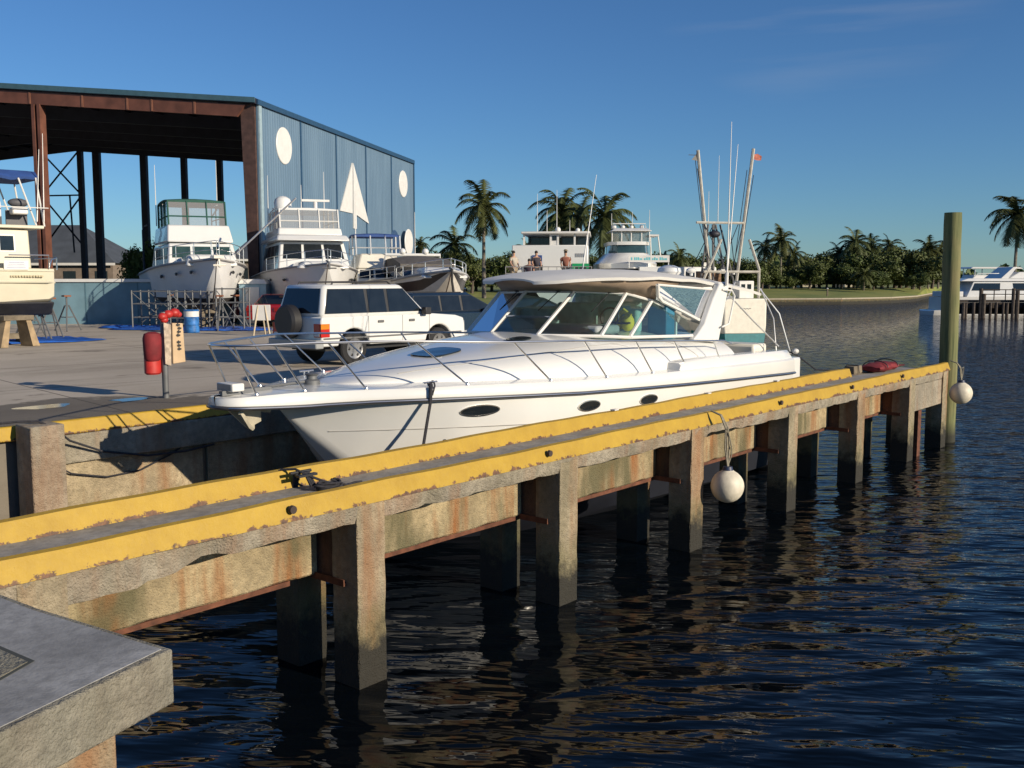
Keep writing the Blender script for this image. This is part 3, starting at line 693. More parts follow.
# portholes
for side in (-1, 1):
    for x, zc in ((10.24, 2.015), (12.2, 1.93), (13.75, 1.885)):
        t = .27 if x < 12 else .24
        def el(r1, r2, off):
            return [(x + r1 * math.cos(a), YC + side * (hull_y(x + r1 * math.cos(a), zc + r2 * math.sin(a)) + off), zc + r2 * math.sin(a)) for a in [2 * PI * k / 24 for k in range(24)]]
        m = MB(); m.rings([el(t + .02, .085, -.01), el(t + .02, .085, .022), el(t, .068, .024), el(t, .068, -.01)], closed=False, caps=False); f_ = bb('porthole', SS, m)
        m = MB(); e0 = el(t, .068, .016); m.add(e0 + [(x, YC + side * (hull_y(x, zc) + .016), zc)], [(k, (k + 1) % 24, 24) for k in range(24)]); bb('porthole_glass', DGL, m, f_, smooth=False)
# windscreen
base = [(14.6, 9.13, 2.84), (14.12, 9.15, 2.855), (13.45, 9.32, 2.90), (12.88, 10.05, 2.93), (12.80, 10.65, 2.94), (12.93, 11.25, 2.93), (13.45, 11.98, 2.90)]
# numbered from the near side round to the far side: A aft corner, B, C front
nb = {'e': ((16.15, 9.13, 2.79), (16.45, 9.42, 3.08)), 'p4': ((14.10, 9.15, 2.85), (15.18, 9.40, 3.44)), 'p3': ((13.50, 9.32, 2.89), (14.60, 9.56, 3.57)),
      'p2': ((12.86, 10.14, 2.90), (13.98, 10.22, 3.60)), 'p1': ((12.93, 11.20, 2.90), (13.70, 11.05, 3.60)), 'L': ((13.25, 12.02, 2.88), (13.85, 11.78, 3.57)), 'M': ((14.3, 12.15, 2.84), (15.3, 11.92, 3.44)), 'S': ((16.15, 12.17, 2.79), (16.45, 11.88, 3.08))}
wsf = MB(); seq = ['p4', 'p3', 'p2', 'p1', 'L', 'M']
gl_o = []
def pane(a, b, off=0.0):
    (b0, t0), (b1, t1) = nb[a], nb[b]
    v = [Vector(p) for p in (b0, b1, t1, t0)]; m = MB(); m.add([tuple(p) for p in v], [(0, 1, 2, 3)]); return m
ws = bb('windscreen', WHT, MB().tube([nb['e'][0]] + [nb[k][0] for k in seq] + [nb['S'][0]], .028, 6))
for a, b in [('e', 'p4'), ('p4', 'p3'), ('p3', 'p2'), ('p2', 'p1'), ('p1', 'L'), ('L', 'M'), ('M', 'S')]: bb('glass_pane', MATS['wind_glass'], pane(a, b), ws, smooth=False)
m = MB()
for k in seq: m.tube(nb[k], .034 if k not in ('e',) else .03, 6)
m.tube([nb[k][1] for k in seq], .024, 6)
a0, a1 = [Vector(p) for p in nb['p2']]; b0, b1 = [Vector(p) for p in nb['p1']]
m.tube([a0.lerp(a1, .4), b0.lerp(b1, .4)], .022, 6)
m.tube([nb['p4'][1], (15.8, 9.42, 3.27), nb['e'][1], (16.7, 9.3, 3.0)], .024, 6); m.tube([nb['M'][1], nb['S'][1]], .024, 6)
bb('mullion', WHT, m, ws)
m = MB()
for f_, g_ in ((.5, 'p3'), (.5, 'p2'), (.4, 'p1')):
    q0 = Vector(nb[g_][1]); nx = {'p3': 'p2', 'p2': 'p1', 'p1': 'L'}[g_]; q1 = Vector(nb[nx][1]); c_ = q0.lerp(q1, .3); m.ball(tuple(c_ + Vector((-.03, 0, .02))), .04, 8, 6, (1.3, 1.3, .6))
    e_ = Vector(nb[g_][0]).lerp(Vector(nb[nx][0]), .5); e_ = c_.lerp(e_, .45); m.tube([tuple(c_ + Vector((-.04, 0, .0))), tuple(e_ + Vector((-.03, 0, 0)))], .008, 5)
bb('wiper', BLK, m, ws)
# canvas canopy
def can_edge(x): return lerp([12.85, 13.0, 13.4, 14, 15, 16, 17, 18, 19.3, 19.6], [.45, .8, 1.12, 1.38, 1.52, 1.55, 1.50, 1.42, 1.3, 1.2], x)
def can_z(x, y):
    q = min(1, abs(y) / can_edge(x)); zc = lerp([12.85, 13.2, 14, 15, 16, 17, 18, 19.6], [3.82, 3.88, 3.965, 4.0, 3.98, 3.92, 3.85, 3.68], x)
    return zc - lerp([12.55, 13.2, 14, 15, 17], [.02, .07, .12, .15, .17], x) * q ** 2.5 + .008 * math.sin(x * 5 + y * 3)
m = MB(); rr = []
for x in [12.85, 12.9] + [13.0 + .25 * i for i in range(27)] + [19.6]:
    e = can_edge(x); ys = [-1, -.97, -.9, -.75, -.5, -.25, 0, .25, .5, .75, .9, .97, 1]
    rr.append([(x, YC + e * u, can_z(x, e * u)) for u in ys] + [(x, YC + e * u * .985, can_z(x, e * u) - (.05 if abs(u) > .95 else .03)) for u in reversed(ys)])
m.rings(rr); can = bb('canopy', CANV, m, angle=40)
# brown see-through valance between canopy and windscreen
rimT = [(15.9, 9.2), (15.0, 9.22), (14.2, 9.32), (13.7, 9.5), (13.3, 9.75), (13.1, 10.2), (13.05, 10.65), (13.15, 11.1), (13.35, 11.5), (13.9, 11.9), (15.0, 12.08)]
rimB = [(15.3, 9.42, 3.46), (15.1, 9.42, 3.47), (14.75, 9.52, 3.55), (14.4, 9.72, 3.59), (14.1, 10.0, 3.61), (13.95, 10.3, 3.61), (13.85, 10.65, 3.61), (13.72, 11.1, 3.61), (13.78, 11.5, 3.6), (13.95, 11.78, 3.57), (15.2, 11.92, 3.46)]
m = MB(); m.add([(x, y, can_z(x, y - YC) - .06) for x, y in rimT] + rimB, [(i, i + 1, len(rimT) + i + 1, len(rimT) + i) for i in range(len(rimT) - 1)]); vo = bb('valance', CANVU, m, can)
so = vo.modifiers.new('th', 'SOLIDIFY'); so.thickness = .006
# clear vinyl side curtain and its white zip edges
m = MB(); q = [(15.0, 9.18, 3.72), (17.0, 9.16, 3.62), (16.62, 9.18, 3.02), (15.25, 9.36, 3.46)]
m.add(q, [(0, 1, 2, 3)]); vin = bb('side_curtain', MATS['clear_vinyl'], m, can, smooth=False)
m = MB(); m.tube([q[0], (15.12, 9.24, 3.52), (15.4, 9.33, 3.43), (16.0, 9.26, 3.24), q[2]], .035, 6); m.tube([q[0], q[1]], .02, 6); bb('curtain_edge', CANV, m, can)
# arch
m = MB()
for sgn in (-1, 1):
    y = YC + sgn * 1.55; th = .14
    prof = [(16.05, 2.72), (16.98, 2.62), (17.1, 2.95), (17.3, 3.55), (17.38, 3.72), (17.0, 3.74), (16.75, 3.45), (16.45, 3.0), (16.25, 2.85)]
    m.prism([(x, y - th / 2, z) for x, z in prof], (0, th, 0))
m.box(16.98, 17.38, YC - 1.6, YC + 1.6, 3.70, 3.76)
arch = bb('radar_arch', GEL, m, bevel=.03)
m = MB()
for sgn in (-1, 1):
    y = YC + sgn * 1.68; m.tube([(17.05, y + -.05 * sgn, 3.62), (17.28, y + .03 * sgn, 3.60), (17.36, y + .05 * sgn, 3.5), (17.15, y + .05 * sgn, 2.98), (16.98, y + .0 * sgn, 2.92)], .018, 8)
bb('grab_rail', WHT, m, arch)
for p0, p1 in [((17.15, 8.98, 3.70), (17.2, 8.98, 6.72)), ((17.2, 9.02, 3.70), (17.55, 9.02, 6.35)), ((16.9, 12.2, 3.66), (17.6, 12.3, 6.0))]:
    m = MB(); m.tube([p0, p1], .017, 6, r2=.005); m.tube([p0, tuple(Vector(p0).lerp(Vector(p1), .08))], .03, 8); bb('whip_antenna', WHT, m)
m = MB(); m.lathe((17.1, 10.2, 3.76), [(.05, 0), (.05, .12), (.2, .14), (.24, .2), (.22, .27), (.1, .32), (.01, .33)], 20); bb('radar_dome', GEL, m)
m = MB(); m.ball((16.9, 9.6, 3.98), .09, 12, 6, (1.5, 1, .6)); m.tube([(16.9, 9.6, 3.88), (16.9, 9.6, 3.96)], .03, 8); bb('horn_dome', GEL, m)
# aft canopy poles
for sgn in (-1, 1):
    m = MB(); y = YC + sgn * 1.4
    m.tube([(19.5, YC + sgn * 1.2, 3.62), (19.62, y + sgn * .2, 3.1), (19.9, YC + sgn * 1.75, 2.25)], .014, 6)
    m.tube([(19.55, YC + sgn * 1.2, 3.62), (19.35, y + sgn * .2, 3.0), (19.1, YC + sgn * 1.8, 2.3)], .014, 6)
    m.tube([(17.3, YC + sgn * 1.55, 3.6), (18.4, YC + sgn * 1.6, 3.0), (19.2, YC + sgn * 1.8, 2.45)], .014, 6)
    m.tube([(17.35, YC + sgn * 1.5, 3.3), (18.0, YC + sgn * 1.4, 3.75)], .014, 6)
    bb('canopy_pole', ALU, m)
# cockpit: coamings, sole, seats, transom
m = MB()
for sgn in (-1, 1):
    rr = []
    for x in [14.75, 14.8, 15.0, 16, 17, 18, 19, 19.35, 19.5]:
        h = lerp([14.75, 14.8, 15.1, 19.35, 19.5], [.02, .12, .17, .17, .05], x); b = db(x) - .06
        rr.append([(x, YC + sgn * w, z) for w, z in [(b, dz(x)), (b - .02, dz(x) + h * .7), (b - .07, dz(x) + h), (b - .36, dz(x) + h), (b - .40, dz(x))]])
    m.rings(rr); bb('coaming', GEL, m, angle=40); m = MB()
m = MB(); m.box(19.45, 19.9, YC - 1.98, YC + 1.98, .45, 2.2); m.tbox((19.9, 20.6, YC - 1.9, YC + 1.9), .35, (19.9, 20.6, YC - 1.85, YC + 1.85), .5); bb('transom', GEL, m, bevel=.04)
m = MB(); m.box(18.7, 19.3, YC - 1.5, YC + 1.5, 2.2, 2.5); m.box(17.7, 18.1, YC + .7, YC + 1.6, 2.2, 2.75); bb('cockpit_seat', GELW, m, bevel=.06)
for x, y in ((16.3, 9.9), (16.3, 11.0)):
    m = MB(); m.box(x - .25, x + .25, y - .28, y + .28, 2.95, 3.08); m.box(x + .18, x + .32, y - .28, y + .28, 3.05, 3.48); m.tube([(x, y, 2.4), (x, y, 2.96)], .06, 8); bb('helm_seat', DECKW, m, bevel=.05)
m = MB(); m.box(13.75, 14.5, 10.9, 12.0, 2.9, 3.12); m.box(13.5, 14.2, 9.4, 10.6, 2.9, 3.05); bb('dash', pbr('dash_grey', (.30, .33, .33), .6), m, bevel=.05)
m = MB(); m.tube([(14.75 + .03 * math.sin(a), 10.0 + .19 * math.cos(a), 3.14 + .17 * math.sin(a)) for a in [2 * PI * k / 20 for k in range(20)]], .016, 6, closed=True); bb('steering_wheel', BLK, m)
m = MB(); m.box(16.6, 16.68, 11.1, 12.1, 2.7, 3.55); bb('aft_curtain', pbr('pale_green_cloth', (.42, .48, .36), .8, var=.3, scale=9), m)
m = MB(); m.box(15.6, 15.9, 9.35, 9.75, 2.7, 3.35); bb('cabinet', pbr('cabinet_blue', (.03, .16, .26), .5), m, bevel=.02)
m = MB(); m.box(14.2, 17.3, 11.7, 11.78, 2.85, 3.3); bb('bench_back', DECKW, m, bevel=.03)
TS = pbr('seat_teal', (.30, .46, .43), .6, var=.2, scale=6)
m = MB(); m.box(15.25, 15.45, 9.75, 10.5, 2.85, 3.42); m.box(15.3, 15.5, 10.75, 11.6, 2.85, 3.38); m.box(14.3, 14.5, 10.95, 11.7, 2.95, 3.28); bb('seat_back', TS, m, bevel=.05)
m = MB(); m.box(16.2, 16.25, 9.5, 11.1, 2.75, 3.5); bb('aft_screen', DECKW, m, bevel=.01)
# bow and side rails
def ry(x): return max(.05, lerp([7.12, 7.18, 7.28, 7.5, 8.0, 9, 10, 11, 13, 16.5], [.05, .24, .36, .48, .72, 1.28, 1.72, 1.9, 2.0, 1.98], x))
def rzt(x): return lerp([6.95, 8, 9, 10.6, 12.2, 13.6, 14.9, 16.5, 16.8], [3.0, 3.02, 3.02, 2.95, 2.90, 2.83, 2.77, 2.70, 2.62], x)
xs_r = [7.12, 7.14, 7.18, 7.22, 7.28, 7.38, 7.5, 7.7, 8.0, 8.5, 9, 9.5, 10, 10.5, 11, 12, 13, 14, 15, 16, 16.5, 16.8]
m = MB(); m.tube([(x, YC - ry(x), rzt(x)) for x in reversed(xs_r)] + [(x, YC + ry(x), rzt(x)) for x in xs_r], .016, 8); rail = bb('bow_rail', SS, m)
for sgn in (-1, 1):
    for xt, xb in [(7.2, 7.5), (7.6, 8.1), (8.2, 8.8), (9.2, 10.05), (10.65, 11.45), (12.15, 12.7), (13.5, 13.95), (14.7, 15.05), (16.1, 16.3)]:
        zb = dz(xb) + .01
        m = MB(); yb = db(xb) - .10
        m.tube([(xt, YC + sgn * ry(xt), rzt(xt)), (xb, YC + sgn * yb, zb)], .013, 6); m.lathe((xb, YC + sgn * yb, zb), [(.035, 0), (.03, .02), (.015, .03)], 10); bb('stanchion', SS, m, rail)
# bow gear
m = MB(); m.box(7.22, 7.40, YC - .18, YC + .16, 2.43, 2.53); lb = bb('spotlight', WHT, m, bevel=.015)
m = MB(); m.box(7.214, 7.219, YC - .155, YC + .135, 2.44, 2.52); bb('lens', pbr('lamp_lens', (.3, .33, .36), .1, .5), m, lb)
m = MB(); m.tube([(7.35, YC, 2.38), (7.35, YC, 2.44)], .05, 10); bb('spotlight_base', WHT, m, lb)
m = MB(); m.lathe((8.6, YC, 2.40), [(.11, 0), (.11, .06), (.07, .08), (.07, .12), (.1, .15), (.01, .17)], 16); m.tube([(7.2, YC + .06, 2.41), (7.9, YC + .06, 2.42), (8.55, YC + .02, 2.45)], .02, 6); m.box(7.15, 7.9, YC - .07, YC - .03, 2.38, 2.44); bb('windlass', GALV, m)
m = MB()
m.tube([(7.25, YC, 2.25), (7.9, YC, 2.12)], .03, 8)
m.prism([(7.35, YC - .16, 2.18), (7.55, YC - .02, 1.93), (7.75, YC - .02, 2.0), (7.66, YC - .14, 2.18)], (0, .02, 0)); m.prism([(7.35, YC + .16, 2.18), (7.55, YC + .02, 1.93), (7.75, YC + .02, 2.0), (7.66, YC + .14, 2.18)], (0, -.02, 0))
m.tube([(7.32, YC - .19, 2.17), (7.5, YC - .1, 1.97), (7.62, YC, 1.92), (7.7, YC + .1, 1.97), (7.6, YC + .2, 2.17)], .035, 6); bb('anchor', pbr('cream_steel', (.5, .46, .36), .5, var=.2), m)
for xb in (9.55, 17.8):
    for sgn in (-1, 1):
        m = MB(); y = YC + sgn * (db(xb) - .09); z = dz(xb) + .02
        m.tube([(xb - .13, y, z + .045), (xb + .13, y, z + .045)], .014, 6); m.tube([(xb - .04, y, z - .01), (xb - .04, y, z + .045)], .014, 6); m.tube([(xb + .04, y, z - .01), (xb + .04, y, z + .045)], .014, 6); bb('cleat', SS, m)
ml = thing('bow_line', 'black mooring line hanging down over the white yacht bow', 'rope', (9.3, 9.3, 2.4))
m = MB(); yy = YC - db(9.5)
P_ = [(9.62, yy + .1, 2.45), (9.5, yy + .02, 2.43), (9.46, yy - .03, 2.38), (9.44, yy - .035, 2.2), (9.38, yy - .02, 1.9), (9.26, yy - .04, 1.5), (9.14, yy - .1, 1.15), (9.0, yy - .4, .95), (8.7, yy - .9, 1.3), (8.6, 8.2, 1.90)]
for w_ in (.0, .02): m.tube([(x - 9.3 + w_, y - 9.3, z - 2.4) for x, y, z in P_], .014, 6)
for k in range(3): m.tube([(.2 + .06 * k, yy - 9.3 + .06, .03), (.17 + .05 * k, yy - 9.3 - .0, .0), (.16 + .02 * k, yy - 9.3 - .02, -.12)], .012, 6)
m.build('line', ROPE, ml)
sl_ = thing('stern_line', 'dark mooring line from the yacht stern to the pier', 'rope', (19.9, 9.0, 2.2))
m = MB(); m.tube([(-.15, -.15, .1), (.1, -.2, .02), (.5, -.45, -.3), (.85, -.8, -.32)], .016, 6); m.build('line', ROPE, sl_)
fl = MB(); fl.ball((19.8, 8.75, 2.32), .07, 10, 6, (1.2, 1, .8)); bb('stern_light', WHT, fl)
jk = thing('life_jacket', 'yellow life jacket hung inside the yacht windscreen', 'life jacket', (14.95, 9.75, 3.0))
m = MB(); m.ball((0, 0, .05), .13, 12, 8, (1, .9, 1.2)); m.ball((.02, .18, .05), .11, 12, 8, (1, .9, 1.2)); m.tube([(0, -.05, .17), (.0, .08, .26), (0, .2, .16)], .05, 8); m.build('foam', pbr('yellow_foam', (.65, .5, .03), .7), jk)
m = MB(); m.tube([(-.1, -.12, .05), (-.14, .06, .04), (-.1, .28, .05)], .018, 6); m.build('belt', BLK, jk)
# ---------------------------------------------------------------- boat shed
def local(t, lat0, dep0, ang): pass
S0 = far(515 - 13.2 / 52 * 1000, 52, 0)
shed = thing('boat_shed', 'huge open-fronted steel boat shed with blue clad side wall', 'shed', (S0[0], S0[1], YARD_Z), R(118.2))
SL = 26.7; EZ = 12.92 - YARD_Z; HW = 28.7; PITCH = .086
def roof_h(t): return EZ + PITCH * (t if t < HW else 2 * HW - t)
m = MB()
m.prism([(-.15, .35, EZ - .02), (HW, .35, roof_h(HW)), (2 * HW + .15, .35, EZ), (2 * HW + .15, .35, EZ - .28), (HW, .35, roof_h(HW) - .3), (-.15, .35, EZ - .30)], (0, -SL - .7, 0)); m.build('roof', DKST, shed, False)
m = MB(); m.prism([(-.17, .37, EZ), (HW, .37, roof_h(HW) + .02), (2 * HW + .17, .37, EZ + .02), (2 * HW + .17, .37, EZ - .26), (HW, .37, roof_h(HW) - .26), (-.17, .37, EZ - .26)], (0, .05, 0)); m.build('roof_trim', pbr('trim_teal', (.05, .11, .14), .5), shed, False)
m = MB(); m.box(-.12, -.02, -SL, -.02, 0, EZ - .31); m.build('side_wall', MATS['shed'], shed, False)
m = MB()
for s in [5.34 * k for k in range(1, 5)]: m.box(-.16, -.121, -s - .09, -s + .09, .02, EZ - .32)
m.build('cladding_joint', pbr('joint_blue', (.02, .06, .12), .5), shed, False)
m = MB(); m.box(-.2, -.121, -.32, -.02, 0, EZ - .32); m.build('corner_trim', pbr('trim_light', (.27, .36, .40), .5), shed, False)
m = MB(); m.box(-.18, .0, -SL - .2, -SL - .01, 0, EZ - .3); m.box(-.26, -.17, -SL, .2, EZ - .32, EZ - .06); m.build('wall_edge_trim', pbr('joint_blue', (.02, .06, .12), .5), shed, False)
m = MB(); m.box(2 * HW + .02, 2 * HW + .12, -SL, -.02, 0, EZ - .31); m.build('side_wall', MATS['shed'], shed, False)
# front tapered portal column, brown primer
m = MB(); m.hexa([(.0, -.4, 0), (.5, -.4, 0), (.5, .1, 0), (.0, .1, 0), (.0, -.4, EZ - .3), (.78, -.4, EZ - .3), (.78, .1, EZ - .25), (.0, .1, EZ - .3)]); m.build('portal_column', pbr('dark_primer', (.075, .04, .032), .7, var=.3), shed, False)
m = MB(); m.prism([(.4, .1, EZ - .32), (HW, .1, roof_h(HW) - .32), (HW, .1, roof_h(HW) - .98), (.9, .1, EZ - .9)], (0, .18, 0)); m.build('front_beam', BROWN, shed, False)
for t in (3.2, 5.6, 7.0, 9.6, 12.7, 16, 19):
    m = MB(); m.box(t - .05, t + .05, .28, .31, roof_h(t) - .96, roof_h(t) - .36); m.build('beam_stiffener', pbr('primer_light', (.2, .085, .05), .6), shed, False)
m = MB(); m.prism([(HW + .01, .1, roof_h(HW) - .32), (2 * HW, .1, EZ - .32), (2 * HW, .1, EZ - .98), (HW + .01, .1, roof_h(HW) - .98)], (0, .18, 0)); m.build('front_beam', BROWN, shed, False)
m = MB(); m.box(12.1, 12.27, -.15, .35, 0, roof_h(12.7) - 1.0); m.box(12.27, 12.43, .02, .14, 0, roof_h(12.7) - 1.0); m.box(12.43, 12.6, -.15, .35, 0, roof_h(12.7) - 1.0); m.build('front_column', BROWN, shed, False)
m = MB(); m.box(30, 30.4, -.2, .2, 0, 12.5); m.build('front_column', BROWN, shed, False)
# inner frames under the roof
for s in (5.34, 10.7, 16.0, 21.4, SL - .2):
    m = MB(); m.prism([(.1, -s, EZ - .31), (HW, -s, roof_h(HW) - .31), (2 * HW - .1, -s, EZ - .31), (2 * HW - .1, -s, EZ - 1.0), (HW, -s, roof_h(HW) - 1.15), (.1, -s, EZ - 1.0)], (0, .2, 0)); m.build('rafter', DKST, shed, False)
for k in range(1, 28):
    m = MB(); t = k * 2.05
    if abs(t - HW) < .4: continue
    m.box(t - .06, t + .06, -SL + .1, -.05, roof_h(t) - .46, roof_h(t) - .315); m.build('purlin', DKST, shed, False)
for t, w in ((16.5, .45), (19.6, .45), (23.15, .55), (27.4, .62), (28.9, .42), (32.6, .4), (39, .5), (6.5, .45)):
    t -= .55; m = MB(); m.box(t - w / 2, t + w / 2, -SL - .1, -SL + .25, 0, roof_h(t) - .9); m.build('rear_column', DKST, shed, False)
m = MB(); z0, z1, z2 = 6.5 - YARD_Z, 10.7 - YARD_Z, 14.4 - YARD_Z
for a, b in [((28.9, z0), (32.6, z1)), ((32.6, z0), (28.9, z1)), ((28.9, z1), (32.6, z2)), ((32.6, z1), (28.9, z2)), ((28.9, z1), (32.6, z1)), ((30.0, z1), (29.8, z0 - .5))]:
    m.tube([(a[0] - .55, -SL + .1, a[1]), (b[0] - .55, -SL + .1, b[1])], .07, 6)
m.build('cross_brace', DKST, shed)
def disc(s, z, r, off, mat, nm):
    m = MB(); m.lathe((-.125 - off, -s, z - YARD_Z), [(.01, -.06), (r * .97, -.06), (r, -.03), (r, 0), (.01, .0)], 40, 'x'); return m.build(nm, mat, shed)
disc(3.05, 10.95, .98, .0, WHT, 'wall_disc'); disc(24.1, 10.85, .98, .0, WHT, 'wall_disc'); disc(24.2, 6.55, .98, .35, WHT, 'wall_disc')
disc(21.9, 6.3, 1.05, .0, pbr('patch_blue', (.03, .07, .15), .6), 'wall_disc')  # dark blue round patch on the cladding beside the lower white disc
m = MB(); zz = lambda z: z - YARD_Z
m.prism([(-.13, -13.35, zz(11.2)), (-.13, -11.1, zz(8.03)), (-.13, -13.25, zz(8.0))], (-.06, 0, 0)); m.build('sail', WHT, shed, False)
m = MB(); m.prism([(-.13, -13.5, zz(11.2)), (-.13, -13.42, zz(7.05)), (-.13, -13.95, zz(7.05)), (-.13, -13.95, zz(7.95)), (-.13, -16.3, zz(7.5))], (-.07, 0, 0)); m.build('sail', WHT, shed, False)

# ---------------------------------------------------------------- low blue wall, houses behind
a, b = Vector(far(-80, 46.2)), Vector(far(262, 46.2)); L_ = (b - a).length; ang = math.atan2(b.y - a.y, b.x - a.x)
lw = thing('yard_wall', 'low blue painted wall with a pale coping across the back of the yard', 'wall', (a.x, a.y, YARD_Z), ang)
m = MB(); m.box(0, L_, 0, .25, 0, 1.92); m.build('wall_panel', BLUP, lw, False)
m = MB(); m.box(-.05, L_ + .05, -.08, .33, 1.923, 2.07); m.build('coping', WHT, lw, bevel=.01)
m = MB()
for k in range(int(L_ / 2.4)): m.box(k * 2.4 + .5, k * 2.4 + .56, -.012, -.001, .05, 1.9)
m.build('joint_strip', pbr('wall_joint', (.08, .16, .2), .7), lw, False)
def house(px0, px1, d, z_e, z_r, hip, roofm, wallm, label, dep=9, base=1.5):
    a, b = Vector(far(px0, d)), Vector(far(px1, d)); L_ = (b - a).length; ang = math.atan2(b.y - a.y, b.x - a.x)
    t = thing('house', label, 'house', (a.x, a.y, base), ang)
    m = MB(); m.box(.4, L_ - .4, .4, dep - .4, 0, z_e - base); m.build('wall', wallm, t, False)
    h0, h1 = z_e - base, z_r - base
    m = MB(); v = [(0, 0, h0), (L_, 0, h0), (L_, dep, h0), (0, dep, h0), (hip, dep / 2, h1), (L_ - hip, dep / 2, h1)]
    m.add(v, [(0, 1, 5, 4), (1, 2, 5), (2, 3, 4, 5), (3, 0, 4), (3, 2, 1, 0)]); m.build('roof', roofm, t, False)
    m2 = MB(); m2.box(0, L_, -.03, -.005, h0 - .22, h0 + .02); m2.build('fascia', WHT, t, False)
    n = max(2, int(L_ / 3))
    for k in range(n):
        c = (k + .5) * L_ / n; m = MB(); m.box(c - .6, c + .6, .36, .398, h0 * .35, h0 * .8); w = m.build('window', DGL, t, False)
        m = MB(); m.box(c - .66, c + .66, .37, .399, h0 * .33, h0 * .35 - .002); m.build('sill', WHT, w, False)
    return t
RF = pbr('roof_slate', (.055, .065, .08), .8, var=.2, scale=1); HWL = pbr('house_wall', (.19, .15, .12), .8, var=.15); HWP = pbr('house_pale', (.45, .40, .30), .8, var=.1)
house(-40, 118, 98, 5.35, 9.3, 5.5, RF, HWL, 'dark roofed house behind the blue yard wall at the left', 11)
house(228, 290, 112, 6.0, 9.2, 2.5, RF, HWL, 'dark roofed house glimpsed between the green-topped cruiser and the shed column', 9)
house(100, 150, 125, 4.1, 5.0, 1.5, RF, HWP, 'small pale house far behind the yard wall near the tree', 8)
house(797, 820, 214, 6.6, 8.2, 1.2, pbr('roof_tan', (.3, .25, .19), .8), HWP, 'pale house half hidden by trees on the far bank', 8, 1.2)
house(842, 858, 212, 5.2, 6.6, 1.2, pbr('roof_tan', (.3, .25, .19), .8), HWP, 'low pale house among the far bank trees right of the first', 8, 1.2)

# ---------------------------------------------------------------- laid-up boats
def hull_parts(t, L, B, sb, ss, top_m, bot_m, band=None, stem=.24, chf=.62, wl=.42):
    """lofted hull: x forward, keel at z=0; sheer ss at stern rising to sb at the bow"""
    N_ = 22
    def sec(u):
        x = L * u; f = max(0, (u - .42) / .58); b = B / 2 * (1 - f ** 2.9) * (1 - .08 * max(0, .2 - u) / .2); b = max(b, .015)
        z = ss + (sb - ss) * u ** 1.7; k = 0 if u < 1 - stem else (z - .05) * ((u - 1 + stem) / stem) ** 1.5
        g = max(0, (u - .45) / .55); bc = b * (.93 - .55 * g ** 1.3); zc = wl * .85 + .45 * g ** 1.5; zc = min(max(zc, k + .02), z - .03)
        return x, b, z, bc, zc, k
    S_ = [sec(u) for u in [i / N_ for i in range(N_)] + [.975, .99, 1.0]]
    def wid(s, h):
        x, b, z, bc, zc, k = s
        if h >= zc: return b + (bc - b) * (((z - h) / max(1e-4, z - zc)) ** .8)
        t = (zc - h) / max(1e-4, zc - k); return max(.02, bc * (1 - t ** 1.4))
    def strip(f0, f1, nm, mat, n=7):
        rr = []
        for s in S_:
            top, low = s[2], max(wl, s[5] + .004); low = min(low, top - .02)
            hs = [top + (low - top) * (f0 + (f1 - f0) * i / n) for i in range(n + 1)]
            if f0 >= 1: hs = [low - .003 + (s[5] - low) * i / n for i in range(n + 1)]
            r_ = [(s[0], wid(s, h), h) for h in hs]; rr.append(r_ + [(x, -w, h) for x, w, h in reversed(r_)])
        m = MB(); m.rings(rr); return m.build(nm, mat, t, angle=30)
    if band: strip(0, .2, 'sheer_band', band[0], 3); strip(.202, .52, 'hull_stripe', band[1], 4); h = strip(.522, 1, 'hull', top_m, 5)
    else: h = strip(0, 1, 'hull', top_m, 9)
    strip(1, 1, 'hull_bottom', bot_m, 5)
    ring_ = [(x, b + .02, z - .08) for x, b, z, *_ in S_]; m = MB(); m.tube(ring_ + [(x, -y, z) for x, y, z in reversed(ring_)], .035, 6); m.build('rub_rail', pbr('rub_grey', (.25, .24, .23), .5), t)
    return S_
def rails(t, S_, u0, h, r=.018, step=2, mat=SS):
    pts = [(x, max(0, b - .1), z) for x, b, z, *_ in S_ if x >= u0]
    m = MB(); m.tube([(x, b, z + h) for x, b, z in pts] + [(x, -b, z + h) for x, b, z in reversed(pts)], r, 6)
    m.tube([(x, b, z + h * .5) for x, b, z in pts] + [(x, -b, z + h * .5) for x, b, z in reversed(pts)], r * .7, 6)
    for x, b, z in pts[::step]:
        m.tube([(x, b, z), (x, b, z + h)], r, 6); m.tube([(x, -b, z), (x, -b, z + h)], r, 6)
    m.build('bow_rail', mat, t)
def cabin(t, nm, mat, bx, zb, tx, zt, bev=.08, par=None):
    m = MB(); m.tbox(bx, zb, tx, zt); return m.build(nm, mat, par or t, bevel=bev)
def faces(bx, zb, tx, zt):
    b = [(bx[0], bx[2], zb), (bx[1], bx[2], zb), (bx[1], bx[3], zb), (bx[0], bx[3], zb)]; u = [(tx[0], tx[2], zt), (tx[1], tx[2], zt), (tx[1], tx[3], zt), (tx[0], tx[3], zt)]
    return {'front': (b[1], b[2], u[2], u[1]), 'right': (b[0], b[1], u[1], u[0]), 'left': (b[2], b[3], u[3], u[2]), 'back': (b[3], b[0], u[0], u[3])}
def windows(par, q, cols, v0, v1, mat=DGL, gap=.04, u0=.04, u1=.96, nm='window'):
    w = (u1 - u0) / cols
    for k in range(cols):
        m = MB(); m.panel(q, u0 + k * w + gap / 2, u0 + (k + 1) * w - gap / 2, v0, v1, .02, .015); m.build(nm, mat, par, False)
def whip(t, p, h, lean=(0, 0), r=.03):
    m = MB(); m.tube([p, (p[0] + lean[0], p[1] + lean[1], p[2] + h)], r, 5, r2=.012); m.build('whip_antenna', WHT, t)
